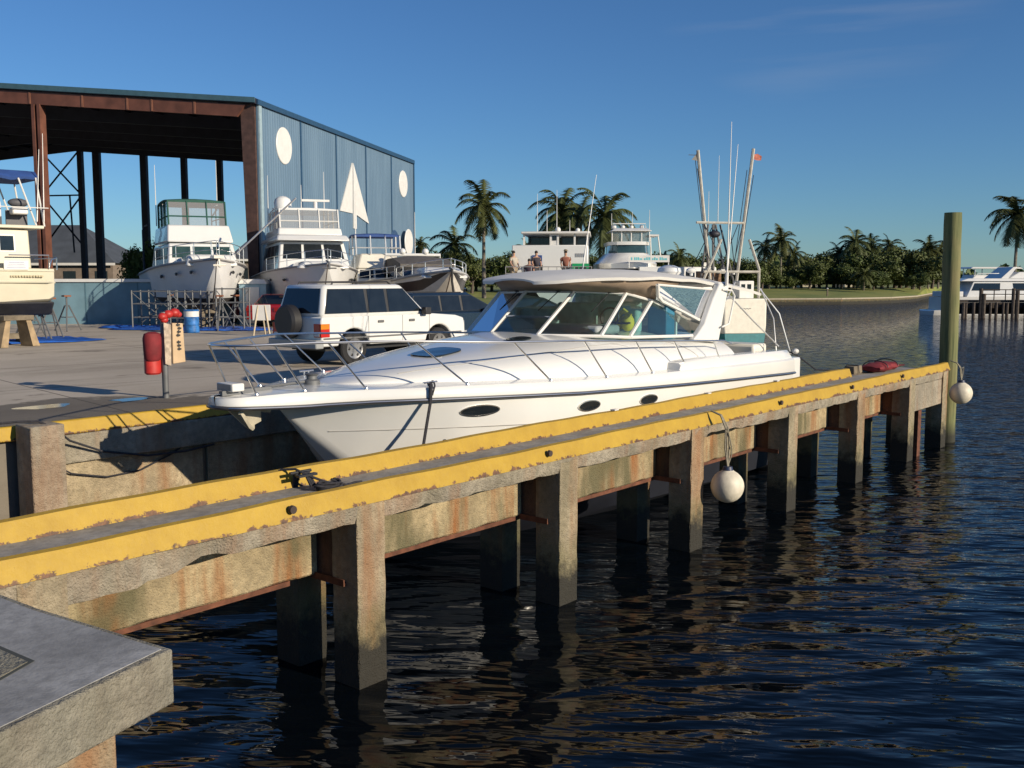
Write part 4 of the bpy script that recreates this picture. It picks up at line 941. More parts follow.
def enclosure(t, x0, x1, w, z0, z1, topm, framem, rake=.25, nm='bimini_top', vinyl=True, posts=4):
    m = MB(); rr = []
    for k in range(9):
        u = k / 8; x = x0 + (x1 - x0) * u; c = .10 * math.sin(PI * u) ** .5
        rr.append([(x, w * v, z1 + c + .07 * (1 - v * v)) for v in (-1, -.9, -.5, 0, .5, .9, 1)] + [(x, w * v, z1 + c - .06) for v in (1, -1)])
    m.rings(rr); top = m.build(nm, topm, t)
    m = MB()
    for y in (-w * .97, w * .97):
        for k in range(posts): u = k / (posts - 1); m.tube([(x0 + (x1 - x0) * u + rake * u, y, z0), (x0 + (x1 - x0) * u, y, z1)], .04, 6)
        m.tube([(x0, y, (z0 + z1) / 2 - .15), (x1 + rake * .6, y, (z0 + z1) / 2 - .15)], .03, 6)
    for v in (-.33, .33): m.tube([(x1 + rake, w * v, z0), (x1, w * v, z1)], .035, 6)
    m.tube([(x1 + rake * .65, -w * .97, (z0 + z1) / 2 - .15), (x1 + rake * .65, w * .97, (z0 + z1) / 2 - .15)], .035, 6)
    m.build('enclosure_frame', framem, t)
    if vinyl:
        m = MB(); m.add([(x1 + rake - .01, -w * .95, z0 + .02), (x1 + rake - .01, w * .95, z0 + .02), (x1 - .01, w * .95, z1 - .03), (x1 - .01, -w * .95, z1 - .03)], [(0, 1, 2, 3)]); m.build('vinyl_window', MATS['clear_vinyl'], t, False)
        for s in (-1, 1):
            m = MB(); m.add([(x0, s * w * .96, z0 + .02), (x1 + rake, s * w * .96, z0 + .02), (x1, s * w * .96, z1 - .03), (x0, s * w * .96, z1 - .03)], [(0, 1, 2, 3)]); m.build('vinyl_window', MATS['clear_vinyl'], t, False)
def place_bow(px, d, heading, L, z):    # thing origin so that the bow tip stands at bearing px
    b = far(px, d); return (b[0] - L * math.cos(heading), b[1] - L * math.sin(heading), z)

# -- cruiser with the green canvas enclosure
H = R(245); L2 = 12.5
t = thing('laid_up_cruiser', 'white flybridge cruiser with green canvas top standing among scaffolding', 'boat', place_bow(219, 41.5, H, L2, 2.35), H)
S_ = hull_parts(t, L2, 4.3, 2.35, 1.75, GELG, BOTT, stem=.16, wl=.65)
bx, tx = (2.2, 9.1, -1.55, 1.55), (2.4, 8.3, -1.4, 1.4); cabin(t, 'deckhouse', GEL, bx, 1.8, tx, 3.05); f = faces(bx, 1.8, tx, 3.05)
dkh = t.children[-1]; windows(dkh, f['front'], 3, .48, .88, GGL); windows(dkh, f['right'], 4, .45, .85); windows(dkh, f['left'], 4, .45, .85)
bx2, tx2 = (2.8, 8.3, -1.45, 1.45), (2.8, 7.7, -1.35, 1.35); cabin(t, 'flybridge', GEL, bx2, 3.1, tx2, 3.9)
enclosure(t, 3.4, 7.2, 1.3, 3.9, 5.0, GREENC, GREENC)
cabin(t, 'trunk', GEL, (8.9, 11.4, -1.1, 1.1), 2.0, (8.9, 11.0, -.9, .9), 2.5, .12)
rails(t, S_, 7.5, .7)
m = MB(); m.box(12.1, 13.1, -.2, .2, 2.3, 2.42); m.tube([(12.4, 0, 2.5), (13.0, 0, 2.3), (13.15, 0, 1.95)], .05, 6); m.tube([(13.15, -.25, 2.02), (13.15, .25, 2.02)], .04, 6); m.build('anchor_platform', GELW, t)
m = MB(); m.tube([(10.5, 1.2, 2.6), (12.2, 3.4, 4.9)], .04, 6); m.build('davit_boom', ALU, t)
whip(t, (3.8, -1.4, 4.0), 2.9); whip(t, (4.2, 1.4, 4.0), 3.2)
m = MB(); m.tube([(1.2, -1.8, 1.8), (1.2, -1.8, 3.9), (1.3, -1.7, 4.1), (2.9, -1.7, 4.1)], .05, 6); m.tube([(1.2, 1.8, 1.8), (1.2, 1.8, 3.9), (1.3, 1.7, 4.1), (2.9, 1.7, 4.1)], .05, 6); m.build('awning_frame', DKST, t)
for u in (8.6, 10.2, 11.2):
    for s in (-1, 1):
        bb_ = lerp([q[0] for q in S_], [q[1] for q in S_], u); zz_ = lerp([q[0] for q in S_], [q[2] for q in S_], u)
        m = MB(); m.ball((u, s * (bb_ * .93), zz_ - .5), .13, 10, 6, (1.4, .5, .6)); m.build('porthole', DGL, t)
m = MB(); m.prism([(.5, -.03, -.65), (3.2, -.03, -.65), (9.0, -.03, .05), (.5, -.03, .05)], (0, .06, 0)); m.build('keel', BOTT, t)

# -- big pale flybridge yacht
H = R(239); L3 = 14
t = thing('laid_up_yacht', 'large pale flybridge yacht with white radar dome beside the shed wall', 'boat', place_bow(332, 41, H, L3, 2.4), H)
S_ = hull_parts(t, L3, 4.7, 2.65, 1.9, GELG, BOTTR, stem=.2, wl=.6)
bx, tx = (2.2, 10.2, -1.75, 1.75), (2.2, 9.3, -1.5, 1.5); cabin(t, 'deckhouse', GEL, bx, 2.1, tx, 3.95); d_ = t.children[-1]; f = faces(bx, 2.1, tx, 3.95)
windows(d_, f['front'], 3, .45, .9); windows(d_, f['right'], 4, .48, .88); windows(d_, f['left'], 4, .48, .88)
cabin(t, 'brow', GEL, (2.0, 9.9, -1.75, 1.75), 3.96, (2.0, 9.5, -1.65, 1.65), 4.3, .1)
bx2, tx2 = (3.0, 8.9, -1.55, 1.55), (3.0, 8.7, -1.5, 1.5); cabin(t, 'flybridge', GEL, bx2, 4.31, tx2, 4.75)
enclosure(t, 4.0, 8.3, 1.45, 4.75, 5.85, GEL, WHT, nm='hardtop', rake=.3)
cabin(t, 'trunk', GEL, (10.0, 13.0, -1.2, 1.2), 2.35, (10.0, 12.6, -.9, .9), 2.75, .12)
rails(t, S_, 8.5, .7); t.scale = (.95, .95, .79)
m = MB(); m.tube([(5.5, -.9, 5.95), (5.5, -.9, 6.0)], .12, 10); m.lathe((5.5, -.9, 5.9), [(.2, 0), (.42, .12), (.45, .5), (.38, .75), (.2, .9), (.01, .94)], 20); m.build('radar_dome', GEL, t)
m = MB(); m.tube([(6.5, .6, 5.95), (6.5, .6, 6.45)], .1, 8); m.box(6.4, 6.6, -.1, 1.3, 6.45, 6.58); m.build('radar_scanner', WHT, t)
m = MB(); m.tube([(4.4, -1.3, 5.9), (4.4, -1.3, 6.15), (4.4, 1.3, 6.15), (4.4, 1.3, 5.9)], .04, 6); m.build('mast_rail', ALU, t)
whip(t, (5, .1, 6.0), 1.6); whip(t, (4.5, 1.35, 5.9), 2.6); whip(t, (4.2, -1.5, 5.0), 3.2)
for u in (9.2, 11.0):
    for s in (-1, 1):
        bb_ = lerp([q[0] for q in S_], [q[1] for q in S_], u); m = MB(); m.ball((u, s * bb_ * .9, 1.75), .14, 10, 6, (1.4, .6, .6)); m.build('porthole', DGL, t)
m = MB(); m.tube([(13.6, 0, 2.75), (14.3, 0, 2.65), (14.4, 0, 2.3)], .05, 6); m.tube([(14.38, -.3, 2.35), (14.38, .3, 2.35)], .04, 6); m.build('anchor', GALV, t)

# -- sport fisher with a blue bimini
H = R(236); L4 = 10.5
t = thing('laid_up_fisher', 'cream sport fishing boat with a blue bimini between two laid up boats', 'boat', place_bow(396, 44, H, L4, 2.15), H)
S_ = hull_parts(t, L4, 3.7, 2.05, 1.2, GELW, BOTTR, stem=.2, wl=.5)
bx, tx = (3.0, 7.4, -1.35, 1.35), (3.0, 6.7, -1.15, 1.15); cabin(t, 'deckhouse', GELW, bx, 1.4, tx, 2.5); d_ = t.children[-1]; f = faces(bx, 1.4, tx, 2.5)
windows(d_, f['front'], 3, .52, .92); windows(d_, f['right'], 3, .5, .9); windows(d_, f['left'], 3, .5, .9)
cabin(t, 'flybridge', GELW, (3.2, 6.6, -1.15, 1.15), 2.52, (3.4, 5.7, -.85, .85), 3.35, .1)
enclosure(t, 3.3, 5.6, 1.1, 3.3, 4.35, BLUEC, ALU, nm='bimini_top', vinyl=False, posts=3); whip(t, (4.4, -.9, 3.3), 3.6); rails(t, S_, 6.0, .55); t.scale = (1, 1, .86)
cabin(t, 'trunk', GELW, (7.2, 9.3, -.85, .85), 1.75, (7.2, 9.0, -.65, .65), 2.0, .08)

# -- express cruiser with dark stripe
H = R(237); L5 = 9.5
t = thing('laid_up_express', 'white express cruiser with a broad dark hull stripe and brown bottom', 'boat', place_bow(452, 40.5, H, L5, 2.35), H)
S_ = hull_parts(t, L5, 3.3, 1.85, 1.25, pbr('tan_hull', (.52, .48, .42), .6, var=.1), BOTTR, band=(GEL, pbr('stripe_dark', (.02, .018, .02), .3)), stem=.3, wl=.35)
cabin(t, 'foredeck', GEL, (4.5, 8.6, -1.05, 1.05), 1.5, (4.2, 7.8, -.75, .75), 1.95, .15)
bx, tx = (3.0, 6.1, -1.35, 1.35), (2.4, 5.0, -1.1, 1.1); m = MB(); m.tbox(bx, 1.55, tx, 2.1); m.build('windscreen', DGL, t, bevel=.05)
m = MB(); rr = []
for k in range(8):
    u = k / 7; x = .8 + 4.4 * u; rr.append([(x, 1.25 * v, 2.12 + .42 * math.sin(PI * min(1, .15 + u * .85)) * (1 - .3 * v * v)) for v in (-1, -.7, -.3, 0, .3, .7, 1)] + [(x, 1.25, 1.7), (x, -1.25, 1.7)])
m.rings(rr); m.build('camper_canvas', pbr('canvas_grey', (.10, .09, .08), .8, var=.2), t)
m = MB(); m.tube([(1.4, -1.4, 1.6), (1.9, -1.3, 2.6), (1.9, 1.3, 2.6), (1.4, 1.4, 1.6)], .08, 8); m.ball((1.9, .6, 2.75), .16); m.ball((1.9, -.5, 2.75), .16); m.build('radar_arch', GEL, t); whip(t, (1.9, .1, 2.6), 2.0, r=.02); rails(t, S_, 5.2, .45)
m = MB(); m.tube([(9.2, 0, 1.9), (9.6, 0, 1.85), (9.55, 0, 1.4), (9.4, .1, .9)], .05, 6); m.build('anchor', BLK, t)

# -- cream trawler yacht at the left edge, stern towards us
H = R(125); c0 = far(46, 34)
t = thing('laid_up_trawler', 'cream trawler yacht with blue bimini on stands at the left edge', 'boat', (c0[0], c0[1], 2.85), R(170)); t.scale = (.8, -.8, .72)
BOXW = 4.0
m = MB(); rr = []
for x, w, z0, z1 in [(0, 1.55, .55, 1.75), (.06, 1.75, .42, 1.8), (.3, 1.9, .3, 1.8), (2, 2.0, .2, 1.82), (6, 2.05, .15, 1.95), (9, 1.5, .2, 2.3), (11, .6, .5, 2.6), (11.8, .05, 1.3, 2.75)]:
    rr.append([(x, -w, z1), (x, -w * 1.03, z1 - .12), (x, -w * 1.0, z1 - .14), (x, -w * .98, (z0 + z1) / 2), (x, -w * .93, z0 + .15), (x, -w * .8, z0), (x, w * .8, z0), (x, w * .93, z0 + .15), (x, w * .98, (z0 + z1) / 2), (x, w, z1 - .14), (x, w * 1.03, z1 - .12), (x, w, z1)])
CRM = pbr('cream_gelcoat', (.56, .52, .40), .4, var=.05, scale=2)
m.rings(rr); hl = m.build('hull', CRM, t, angle=35)
m = MB(); m.tbox((.1, 8.5, -1.3, 1.3), -.3, (.05, 10.2, -1.75, 1.75), .32); m.build('hull_bottom', BLK, t, bevel=.1)
m = MB(); m.tube([(.02, -1.6, 1.18), (.35, -1.96, 1.2), (4, -2.06, 1.22), (8, -1.75, 1.4)], .05, 6); m.build('rub_rail', CRM, t)
bx, tx = (.9, 8.2, -1.75, 1.75), (.95, 8.0, -1.7, 1.7); cabin(t, 'deckhouse', CRM, bx, 1.8, tx, 3.55, .06); d_ = t.children[-1]; f = faces(bx, 1.8, tx, 3.55)
for u0 in (.075, .2, .36, .55): 
    m = MB(); m.panel(f['right'], u0, u0 + .085, .42, .86, .012, .012); fr = m.build('window_frame', WHT, d_, False); m = MB(); m.panel(f['right'], u0 + .008, u0 + .077, .46, .82, .03, .02); m.build('glass', DGL, fr, False)
windows(d_, f['back'], 2, .35, .85)
m = MB(); m.box(.4, 8.4, -1.95, 1.95, 3.57, 3.72); m.build('boat_deck', CRM, t, bevel=.04)
m = MB(); m.box(1.9, 2.7, -1.7, -1.0, 4.05, 4.75); m.box(.9, 1.5, -1.7, -1.2, 4.2, 4.5); m.box(3.4, 5, -1.3, 1.2, 3.74, 4.8); m.build('flybridge', WHT, t, bevel=.06)
m = MB(); m.tube([(1.9 , -1.35, 3.74), (1.9, -1.35, 4.1)], .08, 8); m.ball((1.1, -1.0, 4.75), .4, 14, 8, (1, .6, .5)); m.box(.8, 1.6, -1.1, -1.0, 3.75, 4.4); m.build('deck_gear', pbr('gear_grey', (.08, .08, .09), .6), t)
m = MB(); rr = []
for k in range(10):
    x = .45 + 4.5 * k / 9; s_ = .05 * math.sin(k * 2.4); rr.append([(x, -1.6, 5.85 + s_), (x, -1.2, 6.15), (x, 0, 6.3), (x, 1.2, 6.15), (x, 1.6, 5.85), (x, 1.55, 5.8), (x, -1.55, 5.75 + s_)])
m.rings(rr); m.build('bimini_top', BLUEC, t)
for y in (-1.6, 1.6):
    for p_ in ([(.3, y, 3.7), (.55, y, 5.85)], [(.6, y, 3.7), (1.2, y, 5.8)], [(4.9, y, 3.7), (4.7, y, 5.8)]): m = MB(); m.tube(p_, .035, 6); m.build('bimini_pole', WHT, t)
m = MB(); m.tube([(.2, -1.9, 4.5), (3, -1.9, 4.5)], .025, 6); m.build('guard_wire', WHT, t)
m = MB(); m.tube([(2.4, -.3, 3.7), (2.4, -.3, 8.0)], .09, 8, r2=.05); m.tube([(1.9, -.3, 5.2), (2.9, -.3, 5.2)], .05, 6); m.box(1.6, 2.2, -.4, -.2, 5.3, 5.42); m.tube([(2.4, -.3, 4.9), (1.7, -.3, 4.5)], .05, 6); m.build('mast', DKST, t)
whip(t, (.35, -1.75, 3.9), 3.9, (-.1, 0)); whip(t, (.6, -1.7, 3.9), 3.2, (-.2, 0))
m = MB(); m.tube([(.3, -1.95, 1.8), (.2, -1.95, 2.2), (-.1, -1.6, 2.3), (-.12, 1.6, 2.3)], .03, 6); m.tube([(.3, -1.95, 1.8), (.3, -2.0, 2.4), (1.8, -2.0, 2.4)], .03, 6); m.tube([(-.1, -1.6, 1.75), (-.1, -1.6, 2.3)], .03, 6); m.build('stern_rail', SS, t)
m = MB(); m.box(1.1, 2.0, -2.06, -2.03, 1.75, 2.15); sg = m.build('sign_board', WHT, t, False); m = MB()
for k in range(4): m.box(1.2 + .02 * k, 1.9 - .03 * k, -2.065, -2.061, 1.83 + .075 * k, 1.85 + .075 * k)
m.build('small_print', pbr('print_blue', (.15, .2, .4), .7), sg, False)
m = MB(); rnd = random.Random(2)
for k in range(12): x = .55 + .105 * k; m.box(x, x + .06 + .02 * rnd.random(), -2.03, -1.90, 1.42, 1.50)
m.build('name_lettering', pbr('print_gold', (.42, .36, .22), .6), hl, False)

# stands, blocks and tarps
def tripod(loc, h, label, grp='jack stands under the laid up boats', rz=0):
    t = thing('jack_stand', label, 'stand', loc, rz, grp)
    for k in range(3):
        a = 2 * PI * k / 3; m = MB(); m.tube([(.08 * math.cos(a), .08 * math.sin(a), h * .75), (.42 * h * math.cos(a), .42 * h * math.sin(a), 0)], .03, 6); m.build('leg', GALV, t)
    m = MB(); m.tube([(.22 * h * math.cos(2 * PI * k / 3), .22 * h * math.sin(2 * PI * k / 3), h * .4) for k in range(3)], .02, 6, closed=True); m.build('brace', GALV, t)
    m = MB(); m.tube([(0, 0, h * .6), (0, 0, h)], .035, 6); m.build('screw', GALV, t)
    m = MB(); m.box(-.14, .14, -.12, .12, h, h + .06); m.build('pad', pbr('pad_orange', (.2, .07, .03), .8), t)
    return t
J = 'jack stands under the laid up boats'
def gp(px, d): p = far(px, d); return (p[0], p[1], YARD_Z + .012)
tr0 = tripod(gp(68, 40.0), 1.35, 'tall empty jack stand in front of the blue wall')
for px, d, lab in [(40, 33.5, 'jack stand leaning under the stern of the cream trawler yacht'), (52, 35, 'jack stand behind the stern of the cream trawler yacht'), (30, 36.5, 'jack stand in shade beyond the cream trawler yacht stern'),
                   (285, 38.5, 'jack stand under the near side of the pale flybridge yacht'), (302, 37, 'jack stand under the bow of the pale flybridge yacht'), (368, 39, 'jack stand under the sport fishing boat'), (425, 36, 'jack stand under the stripe hulled express cruiser'),
                   (221, 40.3, 'jack stand beneath the bow of the green-topped cruiser'), (236, 41.3, 'jack stand at the right of the green-topped cruiser'), (172, 42.5, 'jack stand at the left of the green-topped cruiser')]:
    c = copy_tree(tr0); c.location = gp(px, d); c.rotation_euler.z = px * .7; c['label'] = lab
def crib(loc, rz, label, h=1.0, w=.9):
    t = thing('timber_crib', label, 'blocking', loc, rz, 'timber cribs under keels')
    n = int(h / .16)
    for k in range(n):
        m = MB()
        if k % 2: m.box(-w / 2, w / 2, -.35, -.2, k * .16, k * .16 + .155); m.box(-w / 2, w / 2, .2, .35, k * .16, k * .16 + .155)
        else: m.box(-w / 2 + .05, -w / 2 + .2, -.45, .45, k * .16, k * .16 + .155); m.box(w / 2 - .2, w / 2 - .05, -.45, .45, k * .16, k * .16 + .155)
        m.build('timber_layer', WOODG, t, bevel=.01)
crib(gp(11, 32.0), R(172), 'timber crib under the cream trawler yacht keel', .32)
m_ = thing('timber_trestle', 'wooden trestle carrying the cream trawler yacht stern', 'blocking', gp(14, 30.6), R(10))
for x in (-.45, .45):
    m = MB(); m.hexa([(x - .2 * (1 if x < 0 else .2), -.3, 0), (x + .2 * (.2 if x < 0 else 1), -.3, 0), (x + .2 * (.2 if x < 0 else 1), .3, 0), (x - .2 * (1 if x < 0 else .2), .3, 0), (x * .75 - .08, -.25, .8), (x * .75 + .08, -.25, .8), (x * .75 + .08, .25, .8), (x * .75 - .08, .25, .8)])
    m.build('trestle_leg', pbr('old_timber', (.30, .22, .13), .85, var=.3), m_)
m = MB(); m.box(-.5, .5, -.3, .3, .803, .95); m.build('cross_beam', WOODG, m_, bevel=.01)
crib(gp(208, 42), R(250), 'timber crib under the green-topped cruiser keel', .8); crib(gp(300, 42), R(250), 'timber crib under the pale flybridge yacht keel', .5); crib(gp(432, 41), R(250), 'timber crib under the express cruiser keel', .6); crib(gp(380, 45), R(250), 'timber crib under the sport fishing boat keel', .5)
def tarp(c, rx, ry, seed, label):
    t = MB(); rnd = random.Random(seed); n, r_ = 30, 7; v = [(0, 0, .06)]; f = []
    for j in range(1, r_ + 1):
        for k in range(n):
            a = 2 * PI * k / n; q = j / r_ * (1 + .12 * math.sin(3 * a + seed) + .06 * math.sin(7 * a)); v.append((rx * q * math.cos(a), ry * q * math.sin(a), .02 + rnd.uniform(0, .09) * (1 if j < r_ else .1)))
    for k in range(n): f.append((0, 1 + k, 1 + (k + 1) % n))
    for j in range(r_ - 1):
        for k in range(n): a, b = 1 + j * n + k, 1 + j * n + (k + 1) % n; f.append((a, a + n, b + n, b))
    t.add(v, f); o = t.build('ground_tarp', TARP, None); o.location = (c[0], c[1], YARD_Z + .004); o.rotation_euler.z = R(-50); s = o.modifiers.new('t', 'SOLIDIFY'); s.thickness = .004
    return tag(o, label, 'tarp', 'blue ground tarps')
tarp(gp(25, 33.5), 2.2, 1.9, 1, 'crumpled blue tarp on the ground under the cream trawler yacht'); tarp(gp(185, 41.8), 3.1, 1.5, 2, 'blue tarp spread under the scaffolding of the green-topped cruiser'); tarp(gp(228, 40.8), 2.2, 1.1, 3, 'blue tarp on the ground left of the white easel sign'); tarp(gp(140, 42.5), 1.6, .9, 4, 'blue tarp at the left foot of the scaffolding')
def scaffold(px, d, w, h, dp, label, rz):
    p = far(px, d); t = thing('scaffold_tower', label, 'scaffold', (p[0], p[1], YARD_Z), rz, 'scaffold towers round the green-topped cruiser')
    for x in (0, w):
        for y in (0, dp): m = MB(); m.tube([(x, y, 0), (x, y, h)], .035, 6); m.build('upright', GALV, t)
    m = MB()
    for z in (h * .3, h * .65, h - .05):
        m.tube([(0, 0, z), (w, 0, z)], .025, 6); m.tube([(0, dp, z), (w, dp, z)], .025, 6); m.tube([(0, 0, z), (0, dp, z)], .025, 6); m.tube([(w, 0, z), (w, dp, z)], .025, 6)
    m.build('rung_frame', GALV, t)
    m = MB(); m.tube([(0, 0, h * .95), (w, 0, .2)], .02, 6); m.tube([(0, dp, .2), (w, dp, h * .95)], .02, 6); m.build('brace', GALV, t)
    return t
rzs = R(39.7 - 90)
scaffold(133, 41.5, 1.5, 1.6, 1.0, 'scaffold tower at the far left of the green-topped cruiser', rzs); scaffold(171, 40.8, 1.25, 1.6, .9, 'scaffold tower left of the blue barrel', rzs)
scaffold(186, 41.6, 1.0, 1.6, 1.0, 'scaffold tower behind the blue barrel', rzs); scaffold(217, 40.3, 1.1, 1.72, .9, 'scaffold tower under the right bow of the green-topped cruiser', rzs); scaffold(150, 43, 1.6, 1.6, .8, 'scaffold tower furthest back on the left of the cruiser', rzs)
# barrel and easel sign
br = thing('steel_drum', 'blue and white steel drum in front of the scaffolding', 'barrel', gp(192, 38.6)); m = MB()
m.lathe((0, 0, 0), [(.01, 0), (.29, 0), (.30, .03), (.28, .05), (.28, .28), (.295, .3), (.28, .32), (.28, .56), (.295, .58), (.28, .6), (.28, .83), (.30, .86), (.28, .88), (.01, .86)], 24); m.build('drum_body', pbr('drum_blue', (.03, .14, .38), .4, var=.5, scale=5), br)
m = MB(); m.lathe((0, 0, .61), [(.284, 0), (.285, .2)], 24); m.rings([[(.284 * math.cos(2 * PI * k / 24), .284 * math.sin(2 * PI * k / 24), z) for k in range(24)] for z in (.62, .82)], caps=False); m.build('label_band', WHT, br)
es = thing('easel_sign', 'white blank board standing on a wooden easel near the red car', 'sign', gp(262, 36.5), rzs); m = MB()
m.box(-.33, .33, -.02, .0, .55, 1.12); m.build('board', WHT, es, bevel=.01); m = MB()
m.tube([(-.12, .0, 1.1), (-.3, -.05, 0)], .035, 6); m.tube([(.12, .0, 1.1), (.3, -.05, 0)], .035, 6); m.tube([(0, .03, 1.1), (0, .5, 0)], .03, 6); m.build('easel_legs', pbr('pale_wood', (.5, .42, .3), .7), es)

# ---------------------------------------------------------------- vehicles
def wheel(par, x, y, r, w, side, rim=pbr('rim_grey', (.28, .28, .28), .4, .6)):
    m = MB(); m.lathe((x, y, r), [(r * .62, -w / 2), (r * .93, -w / 2), (r, -w * .35), (r, w * .35), (r * .93, w / 2), (r * .62, w / 2)], 24, 'y'); wh = m.build('wheel', TIRE, par)
    m = MB(); m.lathe((x, y, r), [(.01, w * .53 * side), (r * .2, w * .56 * side), (r * .56, w * .51 * side), (r * .62, w * .56 * side), (r * .62, w * .3 * side)], 20, 'y'); rm = m.build('rim', rim, wh)
    m = MB()
    for k in range(6):
        a = 2 * PI * k / 6; ca, sa = math.cos(a), math.sin(a); m.ball((x + r * .42 * ca, y + w * .53 * side, r + r * .42 * sa), r * .10, 6, 4, (1, .25, 1))
    m.build('rim_slot', BLK, rm)
def arch_outline(L, z0, wheels, ra, zw, tops):
    """side outline: bottom edge with round wheel arches then the given top profile (from front to rear)"""
    pts = [(0, z0)]
    for xw in wheels:
        dz_ = z0 - zw; a0 = math.acos(max(-1, -math.sqrt(max(0, ra * ra - dz_ * dz_)) / ra)) if abs(dz_) < ra else PI
        a0 = PI - math.asin(dz_ / ra)
        for k in range(13): a = a0 + (math.asin(dz_ / ra) - a0) * k / 12; pts.append((xw + ra * math.cos(a), zw + ra * math.sin(a)))
    pts.append((L, z0)); return pts + tops
def vehicle(t, L, W, paint, z0, wheels, ra, rw, tops, gb, gt, zb, zt, gr_cols, spare=False):
    o_ = arch_outline(L, z0, wheels, ra, rw, tops)
    m = MB(); m.prism([(x, -W / 2, z) for x, z in o_], (0, W, 0)); body = m.build('body', paint, t, bevel=.035, angle=25)
    m = MB(); m.tbox((gb[0], gb[1], -W / 2 + .03, W / 2 - .03), zb - .03, (gt[0], gt[1], -W / 2 + .17, W / 2 - .17), zt); m.build('roof', paint, t, bevel=.09)
    q = faces((gb[0], gb[1], -W / 2 + .03, W / 2 - .03), zb - .03, (gt[0], gt[1], -W / 2 + .17, W / 2 - .17), zt)
    for s in ('right', 'left'):
        sg = -1 if s == 'right' else 1
        v0, v1 = .12, .86; xa0, xa1 = gb[0] + (gt[0] - gb[0]) * v0, gb[0] + (gt[0] - gb[0]) * v1; xb0, xb1 = gb[1] + (gt[1] - gb[1]) * v0, gb[1] + (gt[1] - gb[1]) * v1
        n = len(gr_cols)
        m = MB(); m.prism([(x, sg * (W / 2 - .03 - .14 * v + .002), (zb - .03) + (zt - zb + .03) * v) for x, v in [(xa0 + .08, v0 - .01), (xb0 - .1, v0 - .01), (xb1 - .08, v1 + .01), (xa1 + .1, v1 + .01)]], (0, sg * .003, 0)); m.build('window_trim', BLK, t, False)
        for k in range(n):
            a, b = gr_cols[k]
            P4 = [(xa0 + .1 if k == 0 else a, v0), (xb0 - .12 if k == n - 1 else b, v0), (xb1 - .1 if k == n - 1 else b - .02, v1), (xa1 + .12 if k == 0 else a, v1)]
            Q = [(x, sg * (W / 2 - .03 - .14 * v + .006), (zb - .03) + (zt - zb + .03) * v) for x, v in P4]
            m = MB(); m.prism(Q, (0, sg * .008, .001)); m.build('side_window', DGL, t, False)
    m = MB(); m.panel(q['front'], .06, .94, .08, .9, .01, .008); m.build('windscreen', DGL, t, False)
    m = MB(); m.panel(q['back'], .08, .92, .12, .88, .01, .008); m.build('rear_window', DGL, t, False)
    for x in wheels:
        for s in (-1, 1): wheel(t, x, s * (W / 2 - .13), rw, .24, s)
    m = MB(); m.box(.3, L - .3, -W / 2 + .26, W / 2 - .26, z0 - .12, z0 + .3); m.build('chassis', BLK, t, False)
    return body, q
# white SUV parked parallel to the slip
suv = thing('parked_suv', 'white boxy off-road vehicle with a black spare wheel on its rear door', 'suv', (15.1, 19.2, YARD_Z), 0)
WP = pbr('car_white', (.66, .66, .64), .25, var=.02, coat=.6)
tops = [(4.62, .85), (4.58, 1.0), (4.3, 1.07), (3.5, 1.13), (.03, 1.14), (0, 1.05)]
body, q = vehicle(suv, 4.65, 1.78, WP, .46, (.95, 3.7), .47, .385, tops, (.03, 3.35), (.22, 2.55), 1.15, 1.86, ((.3, 1.36), (1.44, 1.98), (2.06, 2.5)))
m = MB(); m.box(-.17, .06, -.90, .90, .42, .62); m.build('rear_bumper', pbr('bumper_grey', (.3, .31, .31), .4, var=.1), suv, bevel=.03)
m = MB(); m.box(4.55, 4.78, -.88, .88, .42, .66); m.build('front_bumper', pbr('bumper_grey', (.3, .31, .31), .4), suv, bevel=.03)
m = MB(); m.lathe((-.16, .12, 1.02), [(.01, -.14), (.33, -.14), (.385, -.08), (.385, .1), (.33, .14), (.01, .14)], 28, 'x'); m.build('spare_wheel', BLK, suv)
for s in (-1, 1):
    m = MB(); m.box(-.025, .22, s * .895 - (.012), s * .895 + .012, .68, .98); m.box(-.03, .0, s * .76 - .11, s * .76 + .11, .68, .98); l_ = m.build('tail_light', pbr('lens_red', (.45, .02, .015), .2, coat=.5), suv)
    m = MB(); m.box(-.03, .2, s * .91 - .006, s * .91 + .006, .86, .98); m.build('indicator', pbr('lens_orange', (.6, .2, .02), .2, coat=.5), l_)
    m = MB(); m.box(-.036, -.031, s * .76 - .09, s * .76 + .09, .70, .76); m.build('reverse_light', WHT, l_)
    m = MB(); m.tube([(.5, s * .62, 1.84), (.55, s * .62, 1.91), (2.2, s * .62, 1.92), (2.3, s * .62, 1.85)], .022, 6); m.build('roof_rail', BLK, suv)
    m = MB(); m.box(3.05, 3.25, s * 1.0 - .08, s * 1.0 + .08, 1.12, 1.30); m.box(3.1, 3.2, s * .9 - .06, s * .9 + .06, 1.15, 1.2); m.build('wing_mirror', BLK, suv, bevel=.02)
    for x in (1.75, 2.75): m = MB(); m.box(x - .09, x + .09, s * .905 - .012, s * .905 + .012, .96, 1.02); m.build('door_handle', pbr('handle_grey', (.12, .12, .12), .4), suv, bevel=.01)
    m = MB()
    for x in (1.38, 2.45, 3.35): m.box(x - .006, x + .006, s * .892 - .001, s * .892 + .002, .50, 1.12)
    m.box(.05, 4.5, s * .892 - .001, s * .892 + .004, .62, .66); m.build('door_seam', pbr('seam_dark', (.12, .12, .12), .5), suv, False)
    m = MB(); m.box(4.6, 4.66, s * .68 - .17, s * .68 + .17, .74, .92); m.build('headlight', pbr('lamp_lens', (.3, .33, .36), .1, .5), suv, bevel=.01)
    m = MB(); m.lathe((.95, s * .894, .385), [(.465, -.01), (.50, .0), (.50, .02), (.465, .02)], 26, 'y'); m2 = m
